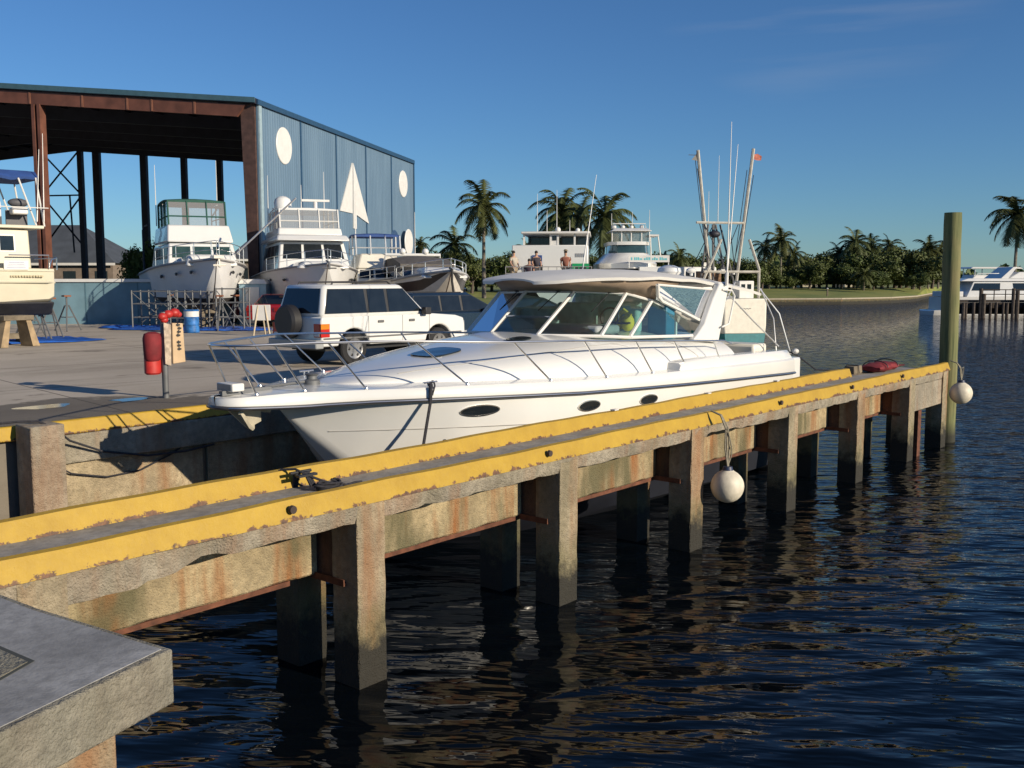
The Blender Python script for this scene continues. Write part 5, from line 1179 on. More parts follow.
m = MB(); m.box(-.03, -.005, .35, .75, .62, .76); m.build('number_plate', pbr('plate_pale', (.5, .5, .45), .5), suv)
m = MB()
for s in (-1, 1):
    for x in (.75, 1.25, 2.0, 3.0): pass
# dark blue wagon ahead of it
suv.scale = (1.07, 1.0, 1.04)
wg = thing('parked_wagon', 'dark blue wagon parked beyond the white off-road vehicle', 'car', (20.0, 21.3, YARD_Z), R(-6))
NB = pbr('car_navy', (.012, .024, .045), .2, var=.05, coat=.6)
body, q = vehicle(wg, 4.7, 1.8, NB, .38, (.95, 3.75), .44, .34, [(4.66, .75), (4.5, .95), (3.7, 1.08), (.04, 1.1), (0, .95)], (.05, 3.75), (.3, 2.5), 1.1, 1.66, ((.3, 1.3), (1.36, 2.1), (2.18, 2.5)))
for s in (-1, 1):
    m = MB(); m.box(-.02, .15, s * .9 - .01, s * .9 + .01, .75, 1.0); m.build('tail_light', MATS['lens_red'], wg); m = MB(); m.box(2.9, 3.1, s * .98 - .07, s * .98 + .07, 1.05, 1.2); m.build('wing_mirror', NB, wg, bevel=.02)
    m = MB(); m.tube([(.5, s * .6, 1.67), (2.3, s * .6, 1.67)], .02, 6); m.build('roof_rail', BLK, wg)
# red car beside the shed column, rear towards us
rc = thing('parked_car', 'glossy red car with bright glare parked beneath the pale flybridge yacht', 'car', (far(264, 43)[0], far(264, 43)[1], YARD_Z), R(20))
RC = pbr('car_red', (.42, .012, .012), .15, var=.04, coat=.8)
body, q = vehicle(rc, 4.5, 1.75, RC, .32, (.85, 3.6), .40, .32, [(4.48, .6), (4.3, .78), (3.3, .92), (.5, .98), (.04, .94), (0, .7)], (.35, 3.45), (1.0, 2.6), .95, 1.42, ((.5, 1.6), (1.68, 2.5)))
for s in (-1, 1): m = MB(); m.box(-.02, .12, s * .7 - .17, s * .7 + .17, .68, .84); m.build('tail_light', MATS['lens_red'], rc); m = MB(); m.box(2.7, 2.85, s * .95 - .07, s * .95 + .07, .95, 1.08); m.build('wing_mirror', RC, rc, bevel=.02)
m = MB(); m.box(-.03, -.005, -.25, .25, .5, .62); m.build('number_plate', MATS['plate_pale'], rc)
r2 = thing('parked_car', 'dark red car in shade next to the glossy red car', 'car', (far(255, 46)[0], far(255, 46)[1], YARD_Z), R(75))
vehicle(r2, 4.4, 1.72, pbr('car_maroon', (.12, .01, .015), .3, coat=.5), .34, (.85, 3.55), .40, .32, [(4.38, .62), (4.2, .82), (3.4, .95), (.3, 1.0), (0, .75)], (.15, 3.5), (.5, 2.5), .98, 1.5, ((.5, 1.6), (1.68, 2.5)))
# white toilet cabin by the corner
pc = thing('storage_cabin', 'pale blue storage cabin with white roof behind the red car', 'cabin', (*far(257, 45.5)[:2], YARD_Z), rzs); m = MB(); m.box(-.6, .6, -.6, .6, 0, 1.85); m.build('cabin_wall', pbr('cabin_blue', (.25, .38, .45), .6), pc); m = MB(); m.tbox((-.66, .66, -.66, .66), 1.853, (-.5, .5, -.5, .5), 2.05); m.build('cabin_roof', WHT, pc); m = MB(); m.box(-.3, .3, -.63, -.603, .1, 1.7); m.build('door', WHT, pc)

# ---------------------------------------------------------------- people (continuous skinned bodies)
def skin_mesh(name, pts, edges, radii, mat, parent, sub=2):
    me = bpy.data.meshes.new(name); me.from_pydata(pts, edges, []); o = bpy.data.objects.new(name, me); C.objects.link(o)
    s = o.modifiers.new('skin', 'SKIN'); s.use_smooth_shade = True
    for i, r_ in enumerate(radii): me.skin_vertices[0].data[i].radius = (r_, r_) if isinstance(r_, float) else r_
    me.skin_vertices[0].data[0].use_root = True
    b = o.modifiers.new('sub', 'SUBSURF'); b.levels = sub; b.render_levels = sub
    me.materials.append(mat)
    if parent: o.parent = parent
    return o
def person(loc, rz, label, shirt, trousers, hair, sit=False, hat=None):
    t = thing('person', label, 'person', loc, rz)
    hip = .5 if sit else .93
    P_ = [(0, 0, hip), (0, 0, hip + .28), (0, 0, hip + .50), (0, 0, hip + .60), (.01, 0, hip + .70), (.02, 0, hip + .80)]; E_ = [(0, 1), (1, 2), (2, 3), (3, 4), (4, 5)]; Rr = [(.15, .11), (.14, .10), (.13, .09), .055, .085, .07]
    for s in (-1, 1):
        i = len(P_); P_ += [(0, s * .19, hip + .50), (.03, s * .25, hip + .24), (.17, s * .21, hip + .06), (.24, s * .2, hip + .04)]; E_ += [(2, i), (i, i + 1), (i + 1, i + 2), (i + 2, i + 3)]; Rr += [.06, .045, .035, .03]
        i = len(P_)
        if sit: P_ += [(.05, s * .1, hip), (.45, s * .13, hip + .02), (.48, s * .13, .08), (.62, s * .14, .04)]
        else: P_ += [(0, s * .09, hip - .08), (.03, s * .11, .5), (0, s * .12, .08), (.15, s * .13, .04)]
        E_ += [(0, i), (i, i + 1), (i + 1, i + 2), (i + 2, i + 3)]; Rr += [.09, .065, .045, .035]
    skin_mesh('body', P_, E_, Rr, SKIN, t)
    sp_ = [P_[0], P_[1], P_[2]]; se = [(0, 1), (1, 2)]; sr = [(.23, .19), (.22, .17), (.21, .16)]
    for s in (0, 1):
        j = 6 + s * 8; k = len(sp_); a, b = Vector(P_[j]), Vector(P_[j + 1]); sp_ += [P_[j], tuple(a.lerp(b, .7))]; se += [(2, k), (k, k + 1)]; sr += [.10, .085]
    skin_mesh('shirt', sp_, se, sr, shirt, t)
    tp_ = [P_[0]]; te = []; tr_ = [(.22, .18)]
    for s in (0, 1):
        j = 10 + s * 8; k = len(tp_); tp_ += [P_[j], P_[j + 1], tuple(Vector(P_[j + 1]).lerp(Vector(P_[j + 2]), .8))]; te += [(0, k), (k, k + 1), (k + 1, k + 2)]; tr_ += [.13, .11, .09]
    skin_mesh('trousers', tp_, te, tr_, trousers, t)
    m = MB(); m.ball((-.01, 0, hip + .80), .098, 14, 10, (1.05, .92, 1.0)); m.build('hair', hair, t)
    if hat: m = MB(); m.lathe((0, 0, hip + .86), [(.17, 0), (.1, .02), (.09, .08), (.01, .1)], 16); m.build('hat', hat, t)
    return t

# ---------------------------------------------------------------- moored boats beyond the quay
fy = far(552, 56); ferry = thing('ferry_boat', 'white two-deck ferry with railing and people moored behind the yacht canopy', 'boat', (fy[0], fy[1], 0), R(39.7 - 90 - 5))
# local x to the right across the picture, y away
m = MB(); rr = []
for y, w in [(-3.4, 2.1), (-3.2, 2.35), (0, 2.5), (6, 2.4), (11, 1.2), (13, .1)]: rr.append([(-w, y, 3.6), (-w * .96, y, 1.5), (-w * .7, y, -.3), (w * .7, y, -.3), (w * .96, y, 1.5), (w, y, 3.6)])
m.rings(rr); m.build('hull', GEL, ferry)
m = MB(); m.box(-2.15, 2.0, -1.2, 5.0, 3.61, 5.65); dkh = m.build('deckhouse', GEL, ferry, bevel=.05)
m = MB(); m.box(-1.02, -.5, -1.26, -1.203, 4.6, 5.1); m.build('blue_curtain', BLUEC, dkh); m = MB(); m.box(-1.05, -.47, -1.22, -1.202, 3.65, 4.58); m.build('doorway', BLK, dkh, False)
m = MB(); m.box(1.15, 2.05, -1.3, -1.21, 3.7, 4.65); m.build('green_panel', pbr('green_paint', (.01, .28, .10), .5), dkh)
m = MB()
for k in range(3): m.box(1.35 + .22 * k, 1.47 + .22 * k, -1.33, -1.302, 3.75, 4.45)
m.build('panel_slot', BLK, dkh, False)
m = MB(); rnd = random.Random(5)
for k in range(5): m.box(1.32 + .11 * k, 1.38 + .11 * k, -1.225, -1.203, 5.0, 5.2)
m.build('name_lettering', pbr('letter_grey', (.3, .3, .3), .6), dkh, False)
m = MB()
for x in (-1.5, -.05, .35, .36 + .9, 1.95): m.box(x - .05, x + .05, -1.0, -.9, 5.66, 6.25)
for x in (-1.5, 1.95): m.box(x - .05, x + .05, 4.0, 4.1, 5.66, 6.25)
m.build('wheelhouse_post', WHT, ferry, False)
m = MB(); m.box(-1.45, -.1, 1.5, 1.6, 5.66, 6.23); m.box(.42, 1.9, 1.5, 1.6, 5.66, 6.23); m.build('wheelhouse_glass', DGL, ferry, False); m = MB(); m.box(-.02, .32, -.98, -.92, 5.66, 6.25); wd = m.build('wheelhouse_door', WHT, ferry, False); m = MB(); m.box(.04, .26, -1.0, -.985, 5.9, 6.15); m.build('pane', DGL, wd, False)
m = MB(); m.box(-1.65, 2.1, -1.25, 4.4, 6.26, 6.38); m.build('roof', WHT, ferry, bevel=.03)
m = MB(); m.box(-2.5, 2.35, -3.35, -1.25, 3.61, 3.66); m.build('aft_deck', GELW, ferry, False)
for y in (-3.3,):
    m = MB()
    for z in (4.1, 4.45): m.tube([(-2.3, -1.3, z), (-2.3, y, z), (2.2, y, z), (2.2, -1.3, z)], .025, 6)
    for k in range(11): m.tube([(-2.3 + .45 * k, y, 3.62), (-2.3 + .45 * k, y, 4.45)], .02, 6)
    m.build('deck_rail', pbr('rail_grey', (.25, .25, .25), .5), ferry)
for x, y, h in ((-.3, 0, 1.2), (.2, 1, 2.4), (-.9, 1, 2.2), (.9, 2, .8)): whip(ferry, (x, y, 6.38), h, r=.025)
m = MB(); m.ball((.3, 0, 6.52), .16); m.ball((1.4, .2, 6.5), .13); m.build('dome', WHT, ferry)
WB = lambda x, y: tuple(Vector((fy[0], fy[1], 0)) + Matrix.Rotation(R(39.7 - 90 - 5), 4, 'Z') @ Vector((x, y, 3.5)))
person(WB(.82, -2.4), R(-140), 'person in a brownish red top standing at the ferry deck rail', pbr('shirt_red', (.22, .08, .05), .8), pbr('trousers_dark', (.03, .03, .035), .8), pbr('hair_dark', (.03, .02, .015), .8), hat=pbr('hat_khaki', (.2, .16, .1), .8))
person(WB(-.75, -2.2), R(-120), 'person in dark clothes in front of the ferry doorway', pbr('shirt_black', (.03, .025, .035), .8), MATS['trousers_dark'], MATS['hair_dark'])
person(WB(-1.1, -2.6), R(-150), 'person in a dark top sitting left of the ferry doorway', pbr('shirt_plum', (.05, .03, .045), .8), MATS['trousers_dark'], MATS['hair_dark'], sit=True)
person(WB(-1.95, -2.4), R(-100), 'person in pale clothes at the left end of the ferry rail', pbr('shirt_pale', (.4, .36, .3), .8), pbr('trousers_tan', (.25, .2, .14), .8), MATS['hair_dark'])

cv = far(630, 58); cz = thing('convertible_yacht', 'white enclosed-bridge sport yacht with a teal lettered banner behind the canopy', 'boat', (cv[0], cv[1], 0), R(39.7 - 90 + 0))
m = MB(); rr = []
for y, w in [(-4.5, .1), (-3, 1.2), (-1, 1.9), (2, 2.2), (8, 2.1), (8.3, 2.0)]: rr.append([(-w, y, 3.4), (-w * .9, y, 1.6), (-w * .6, y, -.3), (w * .6, y, -.3), (w * .9, y, 1.6), (w, y, 3.4)])
m.rings(rr); m.build('hull', GEL, cz)
m = MB(); m.rings([[(x * s, y * s2 + o2, z) for x, y in [(-1.7, .4), (-1.2, -.9), (0, -1.3), (1.0, -.9), (1.5, .4), (1.5, 5), (-1.7, 5)]] for z, s, s2, o2 in [(3.4, 1, 1, 0), (4.4, .98, .98, .1)]]); h_ = m.build('saloon_glass', DGL, cz)
m = MB(); m.rings([[(x * s, y * s + o2, z) for x, y in [(-1.7, .4), (-1.2, -.9), (0, -1.3), (1.0, -.9), (1.5, .4), (1.5, 5), (-1.7, 5)]] for z, s, o2 in [(4.41, 1.02, 0), (4.7, 1.03, 0), (5.3, .72, .5)]]); m.build('deckhouse', GEL, cz)
m = MB(); m.rings([[(x * s, y * s + o2, z) for x, y in [(-1.2, .2), (-.8, -.6), (0, -.8), (.8, -.6), (1.1, .2), (1.1, 3), (-1.2, 3)]] for z, s, o2 in [(5.3, 1, .5), (5.75, .97, .55)]]); m.build('bridge_glass', GGL, cz)
m = MB(); m.rings([[(x * s, y * s + o2, z) for x, y in [(-1.2, .2), (-.8, -.6), (0, -.8), (.8, -.6), (1.1, .2), (1.1, 3), (-1.2, 3)]] for z, s, o2 in [(5.76, 1.03, .5), (5.95, 1.05, .5)]]); m.build('bridge_band', GEL, cz)
enc = MB()
for x in (-1.1, -.55, 0, .6, 1.05): enc = MB(); enc.tube([(x, .0, 5.95), (x, .05, 6.55)], .03, 6); enc.build('bridge_post', WHT, cz); m = MB(); m.box(-1.08, 1.02, .08, .1, 5.97, 6.5); m.build('vinyl_window', MATS['clear_vinyl'], cz, False)
m = MB(); m.tbox((-1.2, 1.2, -.2, 3.2), 6.55, (-.9, .95, .1, 3), 6.72); m.build('hardtop', GEL, cz, bevel=.05)
m = MB(); m.box(1.2, 1.75, 1, 3, 6.3, 6.4); m.tube([(1.3, 1.1, 5.2), (1.25, 1.1, 6.3)], .04, 6); m.tube([(1.9, 1.1, 4.9), (1.7, 1.1, 6.3)], .04, 6); m.build('aft_frame', WHT, cz)
m = MB(); m.box(-.35, 1.95, -1.75, -1.70, 4.75, 5.13); bn = m.build('banner', WHT, cz, False); m = MB(); rnd = random.Random(11); x = -.2
while x < 1.8:
    w = rnd.uniform(.05, .1); m.box(x, x + w, -1.756, -1.751, 4.86, 5.02 if rnd.random() < .6 else 4.97); x += w + (.03 if rnd.random() < .8 else .1)
m.build('teal_lettering', pbr('letter_teal', (.1, .45, .5), .6), bn, False)
m = MB(); m.tube([(-.3, -1.72, 4.4), (-.3, -1.72, 4.75)], .03, 6); m.tube([(1.9, -1.72, 4.2), (1.9, -1.72, 4.75)], .03, 6); m.box(.3, 1.5, -1.6, -.9, 3.42, 4.5); m.build('tender_locker', GEL, cz, bevel=.08)
m = MB()
for x in (-.9, -.4, .1, .7): m.ball((x, .8, 6.82), .13, 10, 6)
m.tube([(-1.0, .6, 6.72), (-1.0, .6, 7.0), (.9, .6, 7.0), (.9, .6, 6.72)], .03, 6); m.build('mast_gear', WHT, cz)
for x, h in ((-1.05, .9), (.15, 1.0), (1.15, 1.1)): whip(cz, (x, .8, 6.7), h, r=.022)

tv = far(745, 60); tw_ = thing('fishing_trawler', 'rigged shrimp trawler with tall outriggers moored stern towards the yacht', 'boat', (tv[0], tv[1], 0), R(39.7 - 90 + 14))
m = MB(); rr = []
for y, w, zt_ in [(0, 1.35, 2.62), (.15, 1.45, 2.65), (3, 1.7, 2.6), (8, 1.75, 2.8), (12, 1.0, 3.4), (14, .05, 3.9)]: rr.append([(-w, y, zt_), (-w, y, 1.0), (-w * .97, y, .55), (w * .97, y, .55), (w, y, 1.0), (w, y, zt_)])
m.rings(rr); th_ = m.build('hull', pbr('trawler_cream', (.66, .63, .54), .5, var=.08), tw_, bevel=.12)
m = MB(); rr = []
for y, w in [(-.01, 1.33), (.15, 1.42), (3, 1.67), (8, 1.71), (12, .97), (14, .05)]: rr.append([(-w, y, .548), (-w * .95, y, .0), (-w * .6, y, -.6), (w * .6, y, -.6), (w * .95, y, .0), (w, y, .548)])
m.rings(rr); m.build('hull_bottom', TEAL, tw_)
m = MB(); m.tube([(-.35 + .07 * k, -.02, 2.05 + .04 * math.sin(k * 2.2)) for k in range(11)], .012, 5); m.build('script_lettering', pbr('letter_grey', (.3, .3, .3), .6), th_)
m = MB(); m.tbox((-1.4, 1.1, 6, 9.5), 2.7, (-1.3, 1.0, 6.2, 9.3), 4.6); hs = m.build('wheelhouse', WHT, tw_, bevel=.06)
m = MB(); m.box(.2, 1.2, 1.3, 2.2, 2.62, 3.7); m.build('deck_locker', WHT, tw_, bevel=.05); m = MB()
for x in (.35, .75): m.box(x, x + .25, 1.28, 1.298, 3.2, 3.5)
m.build('locker_window', DGL, tw_, False)
q = faces((-1.4, 1.1, 6, 9.5), 2.7, (-1.3, 1.0, 6.2, 9.3), 4.6); windows(hs, q['right'], 3, .5, .85)
m = MB(); m.box(-1.1, .1, 3.5, 4.8, 3.5, 4.3); m.build('net_drum', pbr('net_brown', (.2, .12, .07), .9, var=.4, scale=6), tw_, bevel=.1)
def pole(name, pts, r, mat=None):
    m = MB()
    for p in pts: m.tube(p, r, 6)
    return m.build(name, mat or pbr('rig_pale', (.42, .40, .35), .6, var=.2), tw_)
pole('outrigger', [[(-1.15, 2.5, 3.5), (-2.15, 2.5, 11.6)]], .1); pole('outrigger', [[(.55, 2.5, 3.2), (1.55, 2.5, 11.8)]], .1)
pole('outrigger_stay', [[(-1.3, 2.5, 4.0), (-2.3, 2.5, 11.0)], [(-1.0, 2.5, 4.0), (-2.15, 2.5, 10.5)], [(.35, 2.5, 4.0), (1.15, 2.5, 10.5)], [(.7, 2.5, 4.2), (1.6, 2.5, 10.2)]], .022, DKST)
pole('cross_arm', [[(-2.2, 2.4, 7.25), (.95, 2.4, 7.25)]], .08); pole('gantry', [[(-2.3, 1.2, 2.7), (-2.25, 1.2, 3.7), (-1.1, 1.2, 6.2)], [(1.45, 1.2, 2.6), (1.45, 1.2, 4.4), (.75, 1.2, 6.2)], [(-2.2, 1.2, 4.25), (1.45, 1.2, 4.25)]], .085)
pole('mast', [[(-.5, 3.5, 2.7), (-.5, 3.5, 7.3)], [(-.95, 2.5, 3.2), (-.6, 3.5, 7.2)], [(0, 2.5, 3.2), (-.4, 3.5, 7.2)], [(-1.6, 3, 3.5), (-.9, 3.5, 7.2)], [(.7, 3, 3.5), (-.1, 3.5, 7.2)]], .06, pbr('rig_grey', (.12, .12, .12), .6)); pole('mast_rigging', [[(-2.0, 2.4, 7.2), (-.9, 2, 3.2)], [(.9, 2.4, 7.2), (-.2, 2, 3.2)], [(-.5, 3.5, 7.3), (-1.8, 5, 3.5)], [(-1.7, 2.4, 7.2), (-.2, 2.2, 4.3)], [(.6, 2.4, 7.2), (-.7, 2.2, 4.3)], [(-1.3, 3.0, 7.2), (-1.5, 2.0, 4.0)], [(.3, 3.0, 7.2), (.3, 2.0, 4.0)]], .025, DKST)
m = MB(); m.ball((-.55, 3.3, 6.6), .38, 12, 8, (1, .8, .6)); m.ball((-.2, 3.2, 6.1), .12, 8, 6); m.build('block_and_lamp', DKST, tw_)
m = MB(); rnd = random.Random(8)
for k in range(14): m.box(*(lambda x, y, z, s: (x, x + s, y, y + s, z, z + s * .8))(rnd.uniform(-1.3, .7), rnd.uniform(2.2, 4.2), rnd.uniform(3.9, 4.9), rnd.uniform(.12, .32)))
m.build('rigging_gear', pbr('gear_white', (.5, .5, .48), .5, var=.4), tw_)
for x, h in ((-.25, 4.2), (-.9, 2.0)): whip(tw_, (x, 3.5, 7.25), h, r=.025)
m = MB(); m.v = []; m.f = []; m.tube([(-2.13, 2.5, 11.3), (-2.75, 2.5, 11.3)], .02, 5); m.add([(-2.2, 2.4, 11.55), (-2.32, 2.42, 11.3), (-2.6, 2.38, 11.0), (-2.2, 2.4, 10.95)], [(0, 1, 2, 3)]); m.build('black_flag', BLK, tw_, False)
m = MB(); m.add([(x + .5, y, z) for x, y, z in [(1.1, 2.5, 11.45), (1.35, 2.52, 11.5), (1.62, 2.48, 11.35), (1.58, 2.5, 11.1), (1.3, 2.5, 11.1), (1.1, 2.5, 11.15)]], [(0, 1, 2, 3, 4, 5)]); m.build('red_flag', pbr('flag_red', (.4, .12, .08), .8, var=.4, scale=6), tw_, False)

# ---------------------------------------------------------------- right-hand dock, motor yacht
dk0 = far(957, 98); rd = thing('timber_dock', 'dark timber dock on close-set piles in front of the white motor yacht', 'dock', (dk0[0], dk0[1], 0), R(39.7 - 90 - 4))
m = MB(); m.box(-.2, 16, 0, 2.2, 1.55, 1.75); m.box(-.1, 16, -.05, .1, 1.0, 1.5); m.box(-.1, 16, 1.6, 1.75, .35, 1.5); m.build('deck', pbr('dock_wood_dark', (.045, .035, .028), .9, var=.3), rd, False)
rnd = random.Random(6)
for k in range(30):
    x = .2 + k * .54 + rnd.uniform(-.25, .25); h = rnd.choice([1.5, 2.7, 2.9, 2.4, 3.1, 1.55]); r_ = rnd.uniform(.14, .3) * .8
    m = MB(); m.tube([(x, -.2 - r_, -1), (x, -.2 - r_, h)], r_, 8); m.build('pile', pbr('dock_pile', (.07, .055, .045), .9, var=.4), rd)
m = MB(); m.tube([(3, 1.9, 2.3), (16, 1.9, 2.3)], .05, 6); m.tube([(3, 1.9, 2.75), (16, 1.9, 2.75)], .05, 6)
for k in range(12): m.tube([(3 + k * 1.1, 1.9, 1.75), (3 + k * 1.1, 1.9, 2.8)], .05, 6)
m.build('hand_rail', MATS['dock_wood_dark'], rd)
ya = far(1035, 108); yt = thing('moored_motor_yacht', 'long white motor yacht with dark windows moored behind the timber dock', 'boat', (ya[0], ya[1], 0), R(39.7 - 90 + 2))
m = MB(); rr = []
for x, w, z in [(-12.2, 1.2, .5), (-12.0, 1.8, .6), (-10.9, 2.0, .65), (-10.8, 2.1, 2.2), (-6, 2.3, 2.3), (2, 2.3, 2.6), (7, 1.2, 3.2), (10, .05, 3.6)]: rr.append([(x, -w, z), (x, -w * .97, z * .4), (x, -w * .8, -.4), (x, w * .8, -.4), (x, w * .97, z * .4), (x, w, z)])
m.rings(rr); m.build('hull', GEL, yt, angle=30)
bx, tx = (-8.8, 5, -2.1, 2.1), (-8.0, 3, -1.95, 1.95); cabin(t, 'saloon', GEL, bx, 2.2, tx, 4.15, par=yt); sa = yt.children[-1]; q = faces(bx, 2.2, tx, 4.15)
for u0, u1 in ((.02, .26), (.38, .52), (.54, .66), (.68, .82), (.84, .95)): m = MB(); m.panel(q['right'], u0, u1, .42, .88, .03, .02); m.build('window', DGL, sa, False)
m = MB(); m.tbox((-9.5, 3.4, -2.15, 2.15), 4.16, (-8.5, 2.6, -1.9, 1.9), 4.5); m.build('brow', GEL, yt, bevel=.05)
m = MB(); m.tbox((-4, 2.2, -1.6, 1.6), 4.5, (-2.8, 1.0, -1.4, 1.4), 5.3); m.build('flybridge', GEL, yt, bevel=.08)
m = MB(); m.hexa([(-5.0, -1.8, 4.5), (-4.2, -1.8, 4.5), (-4.2, 1.8, 4.5), (-5.0, 1.8, 4.5), (-3.6, -1.6, 5.9), (-3.2, -1.6, 5.9), (-3.2, 1.6, 5.9), (-3.6, 1.6, 5.9)]); m.tube([(-8, -1.7, 4.5), (-7.4, -1.7, 5.1), (-5.2, -1.7, 5.1)], .05, 6); m.build('radar_arch', GEL, yt, bevel=.05)
m = MB(); m.box(-10.6, -9.0, -1.9, 1.9, 2.25, 2.9); m.build('cockpit_coaming', GELG, yt, bevel=.05)
m = MB(); m.box(-10.0, -9.6, -1.0, -.6, 2.9, 3.5); m.build('red_cover', DRED, yt, bevel=.08); yt.scale = (1, 1, .86)
y2 = far(985, 118); t2 = thing('moored_cruiser', 'low white cruiser roof showing behind the long motor yacht', 'boat', (y2[0], y2[1], 0), R(39.7 - 90 + 4))
m = MB(); m.box(-5, 6, -1.6, 1.6, 0, 2.4); m.build('hull', GEL, t2, bevel=.3)
m = MB(); m.tbox((-3, 4, -1.5, 1.5), 2.41, (-2.4, 3, -1.3, 1.3), 4.3); m.build('cabin', GELG, t2, bevel=.1); m = MB(); m.tbox((-3, 3.5, -1.6, 1.6), 5.0, (-2.6, 3, -1.4, 1.4), 5.2); m.build('hardtop', GEL, t2, bevel=.05); m = MB()
for x in (-2.3, 0, 2.4): m.tube([(x, -1.3, 4.3), (x, -1.3, 5.0)], .06, 6); m.tube([(x, 1.3, 4.3), (x, 1.3, 5.0)], .06, 6)
m.build('hardtop_post', ALU, t2)

# ---------------------------------------------------------------- vegetation
def palm_crown_mesh(seed, n, Lf, droop=1.0):
    rnd = random.Random(seed); v = []; f = []
    for i in range(n):
        az = 2 * PI * i * .381966 + rnd.uniform(-.2, .2); el = R(75) - R(118) * (i / n) ** .9 * droop + rnd.uniform(-.12, .12)
        L_ = Lf * rnd.uniform(.85, 1.1); seg = 12; p = Vector((0, 0, 0)); d = Vector((math.cos(az) * math.cos(el), math.sin(az) * math.cos(el), math.sin(el))); pts = [p.copy()]; ds = [d.copy()]
        for k in range(seg):
            d = (d + Vector((0, 0, -.085 - .025 * k * .6))).normalized(); p = p + d * L_ / seg; pts.append(p.copy()); ds.append(d.copy())
        for k in range(1, seg * 3 + 1):
            u = k / 3; j = min(seg - 1, int(u)); q = pts[j].lerp(pts[j + 1], u - j) if j < seg else pts[-1]; dd = ds[j]
            side = dd.cross(Vector((0, 0, 1)));
            if side.length < .05: side = Vector((math.sin(az), -math.cos(az), 0))
            side.normalize(); w = math.sin(PI * min(.98, (u / seg) * .85 + .12)) ** .7 * L_ * .26
            for s in (-1, 1):
                tip = q + side * s * w * rnd.uniform(.8, 1.1) + dd * w * .55 + Vector((0, 0, -w * rnd.uniform(.35, .8)))
                o = len(v); wd = dd * L_ * .018; v += [q - wd, q + wd, tip]; f.append((o, o + 1, o + 2))
            if k % 3 == 0:
                o = len(v); r_ = .02 * L_ * (1 - u / seg) + .01; v += [pts[j] - side * r_, pts[j] + side * r_, pts[j + 1] + side * r_ * .8, pts[j + 1] - side * r_ * .8]; f.append((o, o + 1, o + 2, o + 3))
    me = bpy.data.meshes.new('crown'); me.from_pydata([tuple(p) for p in v], [], f); me.materials.append(MATS['palm_leaf']); return me
PCM = [palm_crown_mesh(s, n, 3.2, dr) for s, n, dr in ((1, 24, 1.0), (2, 20, 1.1), (3, 30, 1.15), (4, 26, 1.05))]
def palm(px, d, ytop, rad, var, label, lean=0.0, grp='palm trees around the harbour', zb=1.9):
    p = far(px, d); zc = hgt(ytop, d) - rad * .55
    t = thing('palm_tree', label, 'palm tree', (p[0], p[1], zb), 0, grp); h = zc - zb
    m = MB(); n = 10; m.tube([(lean * h * (1 - k / n) ** 2, lean * .5 * h * (1 - k / n) ** 2, h * k / n) for k in range(n + 1)], .22 if rad > 2.2 else .17, 8, r2=.12); m.build('trunk', BARK, t)
    c = bpy.data.objects.new('crown', PCM[var]); C.objects.link(c); c.parent = t; c.location = (0, 0, h); s = rad / 2.75; c.scale = (s, s, s * (.9 + .25 * ((px * 37) % 10) / 10)); c.rotation_euler = (.16 * math.sin(px), .16 * math.cos(px * 1.7), px * 1.3)
    m = MB(); rnd = random.Random(px)
    for k in range(5): m.ball((.16 * math.cos(k * 1.3), .16 * math.sin(k * 1.3), h - .15), .12, 6, 4)
    m.build('coconuts', pbr('coconut', (.10, .08, .03), .7), t)
palm(484, 100, 192, 3.1, 0, 'tall coconut palm with full round crown left of the ferry')
palm(455, 104, 232, 2.6, 1, 'shorter palm leaning beside the tall coconut palm', .15)
palm(421, 108, 239, 1.3, 2, 'small palm top showing above the striped express cruiser')
palm(561, 92, 195, 2.9, 2, 'coconut palm behind the left part of the ferry roof'); palm(580, 96, 200, 2.4, 1, 'thin palm between the two palms behind the ferry'); palm(604, 90, 200, 3.0, 3, 'broad drooping palm between the ferry and the sport yacht')
palm(779, 176, 231, 3.3, 0, 'royal palm with pale trunk right of the trawler'); palm(763, 180, 238, 3.0, 1, 'royal palm just left of the pale trunked one beside the trawler rigging'); palm(792, 182, 246, 2.6, 1, 'smaller royal palm right of the pale trunked one')
palm(852, 186, 233, 3.6, 2, 'bushy palm rising above the middle of the far bank trees'); palm(868, 190, 240, 2.8, 0, 'slim palm just right of the bushy far bank palm'); palm(886, 190, 238, 2.8, 1, 'palm top at the right of the far bank trees'); palm(926, 196, 240, 3.4, 2, 'palm with pale trunk right beside the timber piling'); palm(936, 200, 246, 2.8, 0, 'palm half hidden behind the timber piling'); palm(836, 188, 246, 2.4, 3, 'low palm left of the bushy far bank palm')
palm(1012, 112, 198, 3.4, 3, 'large dark palm above the white motor yacht at the right edge', .05, zb=1.0); palm(1034, 116, 205, 3.2, 0, 'palm cut by the right edge of the picture', zb=1.0)
palm(528, 118, 243, 1.8, 1, 'low palm behind the left end of the ferry'); palm(678, 128, 250, 1.8, 0, 'small palm behind the trawler outrigger'); palm(862, 168, 268, 2.2, 3, 'squat palm at the water edge of the far bank lawn')

